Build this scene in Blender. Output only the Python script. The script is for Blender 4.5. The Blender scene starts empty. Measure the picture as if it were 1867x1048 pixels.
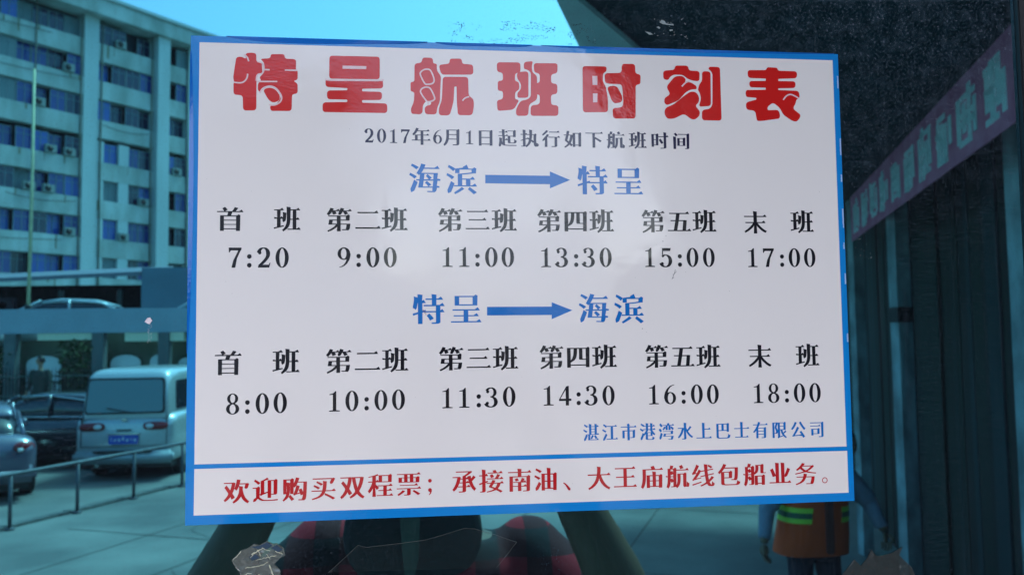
import bpy, bmesh, math, random
from mathutils import Vector, Matrix, noise
random.seed(7)
R = math.radians
S = bpy.context.scene
C = S.collection

# ---------------------------------------------------------------- camera, sky, sun, exposure
# x runs along the glass, y into the building (the street is on the -y side), z up; metres.
# The photographer stands on the raised landing in front of the office window.
LENS = Vector((.19409, -.72913, 2.4))
cam = bpy.data.cameras.new('camera'); co = bpy.data.objects.new('camera', cam); C.objects.link(co)
rt = Vector((.99334978, -.1144738, -.01232739)); upv = Vector((.00515317, -.06275694, .99801554)); bk = Vector((-.11502026, -.99144204, -.06174969))
co.matrix_world = Matrix(((rt.x, upv.x, bk.x, LENS.x), (rt.y, upv.y, bk.y, LENS.y), (rt.z, upv.z, bk.z, LENS.z), (0, 0, 0, 1)))
cam.sensor_width = 36; cam.lens = 36*1500/1867
cam.clip_start = .02; cam.clip_end = 2000
cam.dof.use_dof = True; cam.dof.focus_distance = .745; cam.dof.aperture_fstop = 10
S.camera = co
SUN_EL, SUN_AZ = R(58), R(135)        # a hazy sun high over the street to the right; the office eave shades the window
w = bpy.data.worlds.new('World'); S.world = w; w.use_nodes = True
nt = w.node_tree; bg = nt.nodes['Background']
sky = nt.nodes.new('ShaderNodeTexSky'); sky.sky_type = 'NISHITA'; sky.sun_disc = False
sky.sun_elevation = SUN_EL; sky.sun_rotation = SUN_AZ; sky.air_density = 1.0; sky.dust_density = 3.0; sky.ozone_density = 1.0
nt.links.new(sky.outputs[0], bg.inputs[0]); bg.inputs[1].default_value = .12
sl = bpy.data.lights.new('sun', 'SUN'); sl.energy = 1.5; sl.angle = R(10); sl.color = (1, .96, .9)
so = bpy.data.objects.new('sun', sl); C.objects.link(so)
sd = Vector((math.sin(SUN_AZ)*math.cos(SUN_EL), math.cos(SUN_AZ)*math.cos(SUN_EL), math.sin(SUN_EL)))
so.rotation_euler = sd.to_track_quat('Z', 'Y').to_euler(); so.location = sd*60
S.view_settings.view_transform = 'Standard'; S.view_settings.look = 'None'
S.view_settings.exposure = 2.1; S.view_settings.gamma = 1
S.cycles.max_bounces = 8; S.cycles.glossy_bounces = 5

# ---------------------------------------------------------------- materials
MATS = {}
def mat(name, col, rough=.6, metal=0., var=.0, scale=8., bump=0., bscale=30., spec=.5, col2=None, stretch=(1, 1, 1), coat=0., detail=4.):
    """plain Principled; var / col2 mix a second colour by noise, bump adds relief"""
    if name in MATS: return MATS[name]
    m = bpy.data.materials.new(name); m.use_nodes = True; t = m.node_tree; b = t.nodes['Principled BSDF']
    b.inputs['Roughness'].default_value = rough; b.inputs['Metallic'].default_value = metal
    b.inputs['Base Color'].default_value = (*col, 1); b.inputs['Specular IOR Level'].default_value = spec
    if coat: b.inputs['Coat Weight'].default_value = coat; b.inputs['Coat Roughness'].default_value = .05
    if var or col2 or bump:
        tc = t.nodes.new('ShaderNodeTexCoord'); mp = t.nodes.new('ShaderNodeMapping'); t.links.new(tc.outputs['Object'], mp.inputs[0])
        mp.inputs['Scale'].default_value = stretch
    if var or col2:
        n = t.nodes.new('ShaderNodeTexNoise'); n.inputs['Scale'].default_value = scale; n.inputs['Detail'].default_value = detail
        t.links.new(mp.outputs[0], n.inputs[0])
        cr = t.nodes.new('ShaderNodeValToRGB'); t.links.new(n.outputs[0], cr.inputs[0])
        cr.color_ramp.elements[0].position = .35; cr.color_ramp.elements[1].position = .68
        cr.color_ramp.elements[0].color = (*(col2 or [c*(1-var) for c in col]), 1); cr.color_ramp.elements[1].color = (*col, 1)
        t.links.new(cr.outputs[0], b.inputs['Base Color'])
    if bump:
        n = t.nodes.new('ShaderNodeTexNoise'); n.inputs['Scale'].default_value = bscale; n.inputs['Detail'].default_value = 4
        t.links.new(mp.outputs[0], n.inputs[0]); bp = t.nodes.new('ShaderNodeBump'); bp.inputs['Strength'].default_value = 1; bp.inputs['Distance'].default_value = bump
        t.links.new(n.outputs[0], bp.inputs['Height']); t.links.new(bp.outputs[0], b.inputs['Normal'])
    MATS[name] = m
    return m
def nodes(name):
    m = bpy.data.materials.new(name); m.use_nodes = True; t = m.node_tree
    N = lambda k, **kw: _mk(t, k, kw)
    return m, t, N, t.nodes['Principled BSDF'], t.nodes['Material Output']
def _mk(t, k, kw):
    n = t.nodes.new('ShaderNode'+k)
    for a, v in kw.items():
        if a in ('operation', 'blend_type', 'data_type', 'feature', 'distance'): setattr(n, a, v)
        else: n.inputs[a.replace('_', ' ')].default_value = v
    return n

def printed(name, col, film=1.):
    """ink under a glossy plastic film: the film carries fine wrinkles that break its reflections up"""
    m, t, N, b, out = nodes(name)
    tc = N('TexCoord')
    b.inputs['Base Color'].default_value = (*col, 1)
    b.inputs['Roughness'].default_value = .45; b.inputs['Specular IOR Level'].default_value = .1
    b.inputs['Coat Weight'].default_value = film; b.inputs['Coat Roughness'].default_value = .07; b.inputs['Coat IOR'].default_value = 1.56
    mp = N('Mapping'); t.links.new(tc.outputs['Object'], mp.inputs[0]); mp.inputs['Scale'].default_value = (1, 1.9, 1)
    fine = N('TexNoise', Scale=330., Detail=3.); t.links.new(mp.outputs[0], fine.inputs[0])
    wide = N('TexNoise', Scale=7., Detail=2.); t.links.new(tc.outputs['Object'], wide.inputs[0])
    r = N('MapRange'); r.inputs[1].default_value = .42; r.inputs[2].default_value = .66; t.links.new(wide.outputs[0], r.inputs[0])
    med = N('TexNoise', Scale=45., Detail=2.); t.links.new(tc.outputs['Object'], med.inputs[0])
    mu = N('Math', operation='MULTIPLY'); t.links.new(fine.outputs[0], mu.inputs[0]); t.links.new(r.outputs[0], mu.inputs[1])
    ad = N('Math', operation='ADD'); t.links.new(mu.outputs[0], ad.inputs[0])
    m2 = N('Math', operation='MULTIPLY'); t.links.new(med.outputs[0], m2.inputs[0]); m2.inputs[1].default_value = .7; t.links.new(m2.outputs[0], ad.inputs[1])
    # small blisters and grit under the film
    vo = N('TexVoronoi', Scale=120.); t.links.new(tc.outputs['Object'], vo.inputs[0])
    vr = N('MapRange'); vr.inputs[1].default_value = .0; vr.inputs[2].default_value = .16; vr.inputs[3].default_value = .9; vr.inputs[4].default_value = 0.; t.links.new(vo.outputs[0], vr.inputs[0])
    wv = N('MapRange'); wv.inputs[1].default_value = .5; wv.inputs[2].default_value = .75; t.links.new(wide.outputs[0], wv.inputs[0])
    vm = N('Math', operation='MULTIPLY'); t.links.new(vr.outputs[0], vm.inputs[0]); t.links.new(wv.outputs[0], vm.inputs[1])
    a2 = N('Math', operation='ADD'); t.links.new(ad.outputs[0], a2.inputs[0]); t.links.new(vm.outputs[0], a2.inputs[1])
    bp = N('Bump', Strength=1., Distance=.00032); t.links.new(a2.outputs[0], bp.inputs['Height'])
    t.links.new(bp.outputs[0], b.inputs['Coat Normal'])
    MATS[name] = m
    return m

def mirror_glass():
    """blue-green solar film on window glass: a tinted mirror under street dust, smears and dry spots"""
    m, t, N, b, out = nodes('tinted_mirror_glass')
    tc = N('TexCoord'); P = tc.outputs['Object']
    g = N('BsdfGlossy', Roughness=.004); g.inputs['Color'].default_value = (.100, .370, .435, 1)
    wav = N('TexNoise', Scale=5., Detail=1.); t.links.new(P, wav.inputs[0])
    bp = N('Bump', Strength=1., Distance=.00006); t.links.new(wav.outputs[0], bp.inputs['Height']); t.links.new(bp.outputs[0], g.inputs['Normal'])
    # dust: a thin even layer, thicker in the upper right, with grains, smears and a few streaks
    grain = N('TexNoise', Scale=420., Detail=5., Roughness=.75); t.links.new(P, grain.inputs[0])
    gr = N('MapRange'); gr.inputs[1].default_value = .52; gr.inputs[2].default_value = .78; t.links.new(grain.outputs[0], gr.inputs[0])
    sp = N('Separate XYZ') if False else N('SeparateXYZ'); t.links.new(P, sp.inputs[0])
    ux = N('MapRange'); ux.inputs[1].default_value = .25; ux.inputs[2].default_value = .6; t.links.new(sp.outputs[0], ux.inputs[0])
    uz = N('MapRange'); uz.inputs[1].default_value = 2.45; uz.inputs[2].default_value = 2.72; t.links.new(sp.outputs[2], uz.inputs[0])
    ur = N('Math', operation='MULTIPLY'); t.links.new(ux.outputs[0], ur.inputs[0]); t.links.new(uz.outputs[0], ur.inputs[1])
    sm = N('TexNoise', Scale=70., Detail=5., Roughness=.7); t.links.new(P, sm.inputs[0])
    smr = N('MapRange'); smr.inputs[1].default_value = .45; smr.inputs[2].default_value = .75; t.links.new(sm.outputs[0], smr.inputs[0])
    mp = N('Mapping'); t.links.new(P, mp.inputs[0]); mp.inputs['Scale'].default_value = (1, 1, .03)
    st = N('TexNoise', Scale=160., Detail=3.); t.links.new(mp.outputs[0], st.inputs[0])
    sr = N('MapRange'); sr.inputs[1].default_value = .58; sr.inputs[2].default_value = .74; t.links.new(st.outputs[0], sr.inputs[0])
    def mul(a, v):
        n = N('Math', operation='MULTIPLY'); t.links.new(a, n.inputs[0])
        if isinstance(v, float): n.inputs[1].default_value = v
        else: t.links.new(v, n.inputs[1])
        return n.outputs[0]
    def add(a, c):
        n = N('Math', operation='ADD'); t.links.new(a, n.inputs[0])
        if isinstance(c, float): n.inputs[1].default_value = c
        else: t.links.new(c, n.inputs[1])
        return n.outputs[0]
    streak = mul(mul(sr.outputs[0], ux.outputs[0]), .025)
    upper = mul(mul(smr.outputs[0], ur.outputs[0]), .16)
    grains = mul(mul(gr.outputs[0], add(mul(ur.outputs[0], 2.2), .9)), .16)
    # dry water spots: pale specks at random
    vo = N('TexVoronoi', Scale=110.); t.links.new(P, vo.inputs[0])
    sz = N('MapRange'); sz.inputs[1].default_value = .0; sz.inputs[2].default_value = .055; sz.inputs[3].default_value = 1.; sz.inputs[4].default_value = 0.; t.links.new(vo.outputs['Distance'], sz.inputs[0])
    sc = N('SeparateColor'); t.links.new(vo.outputs['Color'], sc.inputs[0])
    pick = N('Math', operation='GREATER_THAN'); t.links.new(sc.outputs[0], pick.inputs[0]); pick.inputs[1].default_value = .5
    spots = mul(mul(sz.outputs[0], pick.outputs[0]), .35)
    tot = add(add(add(streak, upper), add(grains, spots)), .012)
    cl = N('Clamp'); t.links.new(tot, cl.inputs[0])
    d = N('BsdfDiffuse'); d.inputs['Color'].default_value = (.25, .33, .42, 1)
    mx = N('MixShader'); t.links.new(cl.outputs[0], mx.inputs[0]); t.links.new(g.outputs[0], mx.inputs[1]); t.links.new(d.outputs[0], mx.inputs[2])
    t.links.new(mx.outputs[0], out.inputs[0]); t.nodes.remove(b)
    MATS['tinted_mirror_glass'] = m
    return m

def clear_film(name, tint, gloss, white=.0):
    m, t, N, b, out = nodes(name)
    tr = N('BsdfTransparent'); tr.inputs[0].default_value = (*tint, 1)
    gl = N('BsdfGlossy', Roughness=.12); gl.inputs['Color'].default_value = (.9, .95, 1, 1)
    df = N('BsdfDiffuse'); df.inputs['Color'].default_value = (.55, .6, .55, 1)
    m1 = N('MixShader', Fac=gloss); t.links.new(tr.outputs[0], m1.inputs[1]); t.links.new(gl.outputs[0], m1.inputs[2])
    m2 = N('MixShader', Fac=white); t.links.new(m1.outputs[0], m2.inputs[1]); t.links.new(df.outputs[0], m2.inputs[2])
    t.links.new(m2.outputs[0], out.inputs[0]); t.nodes.remove(b)
    MATS[name] = m
    return m

# ---------------------------------------------------------------- mesh helpers
def link(name, me, m=None, parent=None):
    if m is not None and not me.materials: me.materials.append(m)
    o = bpy.data.objects.new(name, me); C.objects.link(o)
    if parent: o.parent = parent
    return o
def obj(name, bm, m, parent=None, smooth=False):
    me = bpy.data.meshes.new(name); bmesh.ops.recalc_face_normals(bm, faces=bm.faces); bm.to_mesh(me); bm.free()
    if smooth:
        for p in me.polygons: p.use_smooth = True
    return link(name, me, m, parent)
def flat(name, bm, m, parent=None):
    me = bpy.data.meshes.new(name); bm.to_mesh(me); bm.free()
    return link(name, me, m, parent)
def empty(name, loc=(0, 0, 0), rz=0.):
    o = bpy.data.objects.new(name, None); C.objects.link(o); o.location = loc; o.rotation_euler = (0, 0, rz); o.empty_display_size = .1
    return o
def tag(o, label=None, cat=None, group=None, kind=None):
    for k, v in (('label', label), ('category', cat), ('group', group), ('kind', kind)):
        if v: o[k] = v
    return o
def struct(o): o['kind'] = 'structure'; return o
def box(bm, x0, x1, y0, y1, z0, z1, bevel=0.):
    r = bmesh.ops.create_cube(bm, size=1, matrix=Matrix.Translation(((x0+x1)/2, (y0+y1)/2, (z0+z1)/2)) @ Matrix.Diagonal((abs(x1-x0), abs(y1-y0), abs(z1-z0), 1)))
    if bevel:
        es = {e for v in r['verts'] for e in v.link_edges}
        bmesh.ops.bevel(bm, geom=list(es), offset=bevel, segments=2, affect='EDGES')
def BX(*a, **k):
    bm = bmesh.new(); box(bm, *a, **k); return bm
def tube(bm, pts, r, n=8, caps=True):
    P = [Vector(p) for p in pts]; rs = r if isinstance(r, (list, tuple)) else [r]*len(P); rings = []
    for i, p in enumerate(P):
        d = (P[min(i+1, len(P)-1)]-P[max(i-1, 0)]).normalized()
        a = d.cross(Vector((0, 0, 1)) if abs(d.z) < .9 else Vector((1, 0, 0))).normalized(); b = d.cross(a)
        rings.append([bm.verts.new(p+(a*math.cos(2*math.pi*k/n)+b*math.sin(2*math.pi*k/n))*rs[i]) for k in range(n)])
    for i in range(len(P)-1):
        for k in range(n): bm.faces.new((rings[i][k], rings[i][(k+1) % n], rings[i+1][(k+1) % n], rings[i+1][k]))
    if caps: bm.faces.new(rings[0][::-1]); bm.faces.new(rings[-1])
def loft(bm, rings, caps=True):
    V = [[bm.verts.new(p) for p in r] for r in rings]
    for a, b in zip(V, V[1:]):
        for k in range(len(a)): bm.faces.new((a[k], a[(k+1) % len(a)], b[(k+1) % len(a)], b[k]))
    if caps: bm.faces.new(V[0][::-1]); bm.faces.new(V[-1])
def prism(bm, pts, y0, y1):
    """outline in x, z pulled along y"""
    a = [bm.verts.new((x, y0, z)) for x, z in pts]; b = [bm.verts.new((x, y1, z)) for x, z in pts]
    n = len(pts); bm.faces.new(a); bm.faces.new(b[::-1])
    for i in range(n): bm.faces.new((a[i], b[i], b[(i+1) % n], a[(i+1) % n]))
def copy_tree(o, parent=None):
    c = o.copy(); C.objects.link(c); c.parent = parent
    for k in ('label', 'group'):
        pass
    for ch in list(o.children):
        copy_tree(ch, c)
    return c
# ---------------------------------------------------------------- lettering
from mathutils.geometry import delaunay_2d_cdt
def seg_pts(a, ah, bh, b, n=5):
    """points of a bezier segment after a, up to and including b"""
    d = (b - a)
    L = d.length
    if L < 1e-9: return []
    def off(p): return abs(d.x*(p.y-a.y) - d.y*(p.x-a.x)) / L
    if off(ah) < 2e-3 and off(bh) < 2e-3: return [b.copy()]
    return [((1-t)**3*a + 3*(1-t)**2*t*ah + 3*(1-t)*t*t*bh + t**3*b) for t in [k/n for k in range(1, n+1)]]
def outline(c):
    cu = bpy.data.curves.new('glyph', 'FONT'); cu.body = c
    o = bpy.data.objects.new('glyph', cu); bpy.context.scene.collection.objects.link(o)
    dg = bpy.context.evaluated_depsgraph_get()
    k = o.to_curve(dg)
    loops = []
    for s in k.splines:
        bp = s.bezier_points; n = len(bp); L = []
        for i in range(n):
            p, q = bp[i], bp[(i+1) % n]
            L += seg_pts(p.co.xy, p.handle_right.xy, q.handle_left.xy, q.co.xy)
        M_ = []
        for p in L:
            if not M_ or (p - M_[-1]).length > 2e-3: M_.append(p)
        if (M_[0]-M_[-1]).length < 2e-3: M_.pop()
        loops.append(M_)
    o.to_curve_clear(); bpy.data.objects.remove(o); bpy.data.curves.remove(cu)
    return loops
def area(L): return .5*sum(L[i-1].x*L[i].y - L[i].x*L[i-1].y for i in range(len(L)))
def inside(p, L):
    r = False
    for i in range(len(L)):
        a, b = L[i-1], L[i]
        if (a.y > p.y) != (b.y > p.y) and p.x < (b.x-a.x)*(p.y-a.y)/(b.y-a.y)+a.x: r = not r
    return r
def song(L, sgn, gv, gh):
    """heavier uprights, hairline level strokes, with the small triangles where a level stroke ends"""
    n = len(L); E = []
    for i in range(n):
        d = L[(i+1) % n]-L[i]; l = d.length; d = d/l
        E.append((Vector((d.y, -d.x))*sgn, l))           # outward normal of edge i (L[i]->L[i+1])
    def dist(nn):
        return gv*abs(nn.x)**1.5 - gh*abs(nn.y)**4
    out = []
    for i in range(n):
        n0, l0 = E[i-1]; n1, l1 = E[i]
        d0, d1 = dist(n0), dist(n1)
        cr = n0.x*n1.y-n0.y*n1.x
        if abs(cr) < .25: v = (n0*d0+n1*d1)*.5
        else: v = Vector(((d0*n1.y-d1*n0.y)/cr, (d1*n0.x-d0*n1.x)/cr))
        if v.length > .045: v = v*(.045/v.length)
        out.append(L[i]+v)
    cvx = lambda k: (E[k-1][0].x*E[k][0].y-E[k-1][0].y*E[k][0].x)*sgn > .5
    hor = lambda k: abs(E[k][0].y) > .985
    ver = lambda k: abs(E[k][0].x) > .985
    res = []; skip = False
    for i in range(n):
        j = (i+1) % n; pn = (i-1) % n
        p = out[i]; k = i
        # edge i runs L[i] -> L[j]
        if ver(i) and E[i][0].x > 0 and .045 < E[i][1] < .095 and hor(pn) and hor(j) and E[pn][1] > .09 and E[j][1] > .09 and cvx(i) and cvx(j):
            # right end of a level stroke
            a, b = out[i], out[j]
            up = a if a.y > b.y else b; lo = b if up is a else a
            tri = [Vector((up.x-.15, up.y)), Vector((up.x-.055, up.y+.062)), Vector((up.x+.012, lo.y))]
            if up is a: res += tri[:2]; E[i] = (E[i][0], -1); res.append(tri[2]); continue
            else: res.append(lo+Vector((.012, 0))); E[i] = (E[i][0], -2); continue
        if E[pn][1] == -1: continue                       # lower vertex already given
        if E[pn][1] == -2: res += [Vector((p.x-.055, p.y+.062)), Vector((p.x-.15, p.y))]; continue
        # top right corner of a box
        tr = ((hor(pn) and ver(i) and E[pn][0].y > .9 and E[i][0].x > .9) or (ver(pn) and hor(i) and E[i][0].y > .9 and E[pn][0].x > .9)) and min(E[pn][1], E[i][1]) > .12 and cvx(i)
        if tr:
            q = [p+Vector((-.115, 0)), p+Vector((-.05, .042)), p+Vector((.012, .006))]
            res += q if hor(pn) else q[::-1]; continue
        # upright's head
        if hor(i) and E[i][0].y > .9 and .05 < E[i][1] < .1 and ver(pn) and ver(j):
            res.append(p + (Vector((-.012, .03)) if p.x < out[j].x else Vector((.004, .008)))); continue
        if hor(pn) and E[pn][0].y > .9 and .05 < E[pn][1] < .1 and ver(i) and ver((i-2) % n):
            res.append(p + (Vector((-.012, .03)) if p.x < out[pn].x else Vector((.004, .008)))); continue
        # tapering tail of a left-falling stroke
        e = E[i][0]
        if E[i][1] < .1 and e.x < -.25 and e.y < -.25 and E[pn][1] > .02 and not ver(i) and not hor(i):
            m = (out[i]+out[j])*.5 + e*.012
            res.append(out[i]*.25+m*.75); continue
        e = E[pn][0]
        if E[pn][1] < .1 and e.x < -.25 and e.y < -.25 and E[i][1] > .02 and not ver(pn) and not hor(pn):
            m = (out[i]+out[pn])*.5 + e*.012
            res.append(out[i]*.25+m*.75); continue
        res.append(p)
    return res
GC = {}
GV, GH = .034, .0145
# serif figures: a broad pen whose stroke is heavy when it runs upright and fine when it runs level
def arc(cx, cy, rx, ry, a0, a1, n=22):
    return [(cx+rx*math.cos(math.radians(a0+(a1-a0)*k/n)), cy+ry*math.sin(math.radians(a0+(a1-a0)*k/n))) for k in range(n+1)]
def pen(pts, wv=.17, wh=.045, taper=None):
    P = [Vector(p) for p in pts]; L, R_ = [], []
    for i, p in enumerate(P):
        d = (P[min(i+1, len(P)-1)]-P[max(i-1, 0)]).normalized()
        w = wh+(wv-wh)*abs(d.y)**1.6
        if taper: w *= taper(i/(len(P)-1))
        nn = Vector((-d.y, d.x))*w/2
        L.append(p+nn); R_.append(p-nn)
    return L+R_[::-1]
def disc(cx, cy, r): return [Vector(p) for p in arc(cx, cy, r, r, 0, 360, 16)[:-1]]
def poly(*p): return [Vector(q) for q in p]
FIG = {
 '0': [[[Vector(p) for p in arc(.33, .5, .33, .51, 0, 360, 32)[:-1]], [Vector(p) for p in arc(.33, .5, .135, .46, 0, 360, 32)[:-1]]]],
 '1': [[poly((.24, .0), (.41, .0), (.41, 1.01), (.36, 1.01), (.25, .90), (.07, .86), (.07, .82), (.24, .83))], [poly((.06, 0), (.59, 0), (.59, .045), (.41, .07), (.24, .07), (.06, .045))]],
 '2': [[pen(arc(.31, .70, .23, .285, 172, 0, 16)+[(.535, .6), (.47, .47), (.36, .33), (.22, .19), (.09, .075)], .198, .05)], [poly((.04, 0), (.60, 0), (.66, .25), (.62, .25), (.57, .15), (.09, .14), (.04, .05))], [disc(.125, .745, .085)]],
 '3': [[pen(arc(.28, .755, .22, .225, 160, -70, 18)+[(.25, .53)], .165, .05)], [pen([(.25, .53)]+arc(.27, .27, .27, .255, 75, -165, 22), .20, .05)], [disc(.12, .79, .08)], [disc(.09, .2, .085)]],
 '4': [[poly((.36, 0), (.53, 0), (.53, 1.0), (.47, 1.0), (.36, .84))], [poly((.47, 1.0), (.39, .98), (.0, .31), (.0, .235), (.66, .235), (.66, .35), (.08, .35), (.44, .93))]],
 '5': [[poly((.09, 1.0), (.58, 1.0), (.54, .84), (.15, .84), (.14, .56), (.09, .53))], [pen([(.09, .535), (.16, .59)]+arc(.27, .32, .275, .31, 100, -160, 24), .20, .05)], [disc(.09, .17, .085)]],
 '6': [[[Vector(p) for p in arc(.33, .31, .32, .32, 0, 360, 28)[:-1]], [Vector(p) for p in arc(.34, .31, .14, .265, 0, 360, 28)[:-1]]], [pen([(.09, .30), (.085, .42), (.12, .60), (.20, .77), (.32, .90), (.46, .975), (.57, 1.0)], .198, .05, lambda t: 1-.6*t)]],
 '7': [[poly((.03, 1.0), (.04, .76), (.08, .76), (.14, .86), (.64, .86), (.66, .93), (.66, 1.0))], [poly((.60, .93), (.66, .95), (.44, .45), (.36, .0), (.17, .0), (.26, .36), (.5, .86))]],
 '8': [[[Vector(p) for p in arc(.33, .755, .27, .26, 0, 360, 28)[:-1]], [Vector(p) for p in arc(.33, .765, .12, .21, 0, 360, 28)[:-1]]], [[Vector(p) for p in arc(.33, .26, .32, .275, 0, 360, 28)[:-1]], [Vector(p) for p in arc(.33, .255, .145, .225, 0, 360, 28)[:-1]]]],
 ':': [[disc(.33, .56, .115)], [disc(.33, .12, .115)]],
}
FIG['9'] = [[[Vector((.66-p.x, 1-p.y)) for p in l] for l in g] for g in FIG['6']]
FIG['；'] = [[disc(.5, .45, .075)], [disc(.5, .08, .075)], [poly((.56, .11), (.575, .03), (.54, -.06), (.46, -.13), (.45, -.11), (.5, -.04), (.5, .06))]]
FIG['、'] = [[poly((.32, .30), (.40, .26), (.50, .17), (.60, .05), (.60, -.02), (.53, -.03), (.47, .05), (.38, .20), (.30, .27))]]
FIG['。'] = [[disc(.5, .5, .125), disc(.5, .5, .09)]]
FC = {'；': (.5, .16), '、': (.45, .135), '。': (.5, .5)}
def winding(x, y, loops):
    w = 0
    for l in loops:
        p = l[-1]
        for q in l:
            if p.y <= y:
                if q.y > y and (q.x-p.x)*(y-p.y)-(x-p.x)*(q.y-p.y) > 0: w += 1
            elif q.y <= y and (q.x-p.x)*(y-p.y)-(x-p.x)*(q.y-p.y) < 0: w -= 1
            p = q
    return w
def fill(loops, sign=1):
    """triangles of the area that the loops wind round (holes run the other way), crossings allowed"""
    V, E = [], []
    for l in loops:
        n0 = len(V); V += [Vector((p[0], p[1])) for p in l]; E += [(n0+i, n0+(i+1) % len(l)) for i in range(len(l))]
    r = delaunay_2d_cdt(V, E, [], 1, 1e-6)
    vs = r[0]; T = []
    for f in r[2]:
        c = (vs[f[0]]+vs[f[1]]+vs[f[2]])/3
        if winding(c.x, c.y, loops)*sign > 0: T.append(tuple(f))
    return vs, T
def add_tris(bm, VT, fx, z):
    vs, T = VT; m = {}
    for f in T:
        for i in f:
            if i not in m: m[i] = bm.verts.new((*fx(vs[i]), z))
        try: g = bm.faces.new([m[i] for i in f])
        except ValueError: continue
def add_char(bm, c, cx, cy, em, sx=1., z0=0.0):
    """cx, cy in metres on the sheet: the centre of the em box (CJK) or of the figure"""
    if c in FIG:
        if c in FC: fx = lambda p: (cx+(p[0]-FC[c][0])*em, cy+(p[1]-FC[c][1])*em)
        else: fx = lambda p: (cx+(p[0]-.33)*em*.98, cy+(p[1]-.5)*em)
        if c not in GC:
            L = []
            for g in FIG[c]:
                for i, l in enumerate(g): L.append(l if (area(l) > 0) == (i == 0) else l[::-1])
            GC[c] = fill(L)
    else:
        fx = lambda p: (cx+(p[0]-.5)*em*sx, cy+(p[1]-.38)*em)
        if c not in GC:
            L = outline(c)
            s = 1 if area(max(L, key=lambda l: abs(area(l)))) > 0 else -1
            GC[c] = fill([song(l, s, GV, GH) for l in L], s)
    add_tris(bm, GC[c], fx, z0)
def fillet(P, r, n=5):
    out = []; m = len(P)
    for i in range(m):
        a, b, c = P[i-1], P[i], P[(i+1) % m]
        u, v = a-b, c-b; k = min(r, u.length*.48, v.length*.48)
        p, q = b+u.normalized()*k, b+v.normalized()*k
        out += [(1-t)**2*p+2*(1-t)*t*b+t*t*q for t in [j/n for j in range(n+1)]]
    return out
def smooth_line(P, n=6):
    out = []
    for i in range(len(P)-1):
        p0, p1, p2, p3 = P[max(i-1, 0)], P[i], P[i+1], P[min(i+2, len(P)-1)]
        for j in range(n):
            t = j/n
            out.append(.5*((2*p1)+(p2-p0)*t+(2*p0-5*p1+4*p2-p3)*t*t+(3*p1-p0-3*p2+p3)*t**3))
    return out+[P[-1]]
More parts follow.
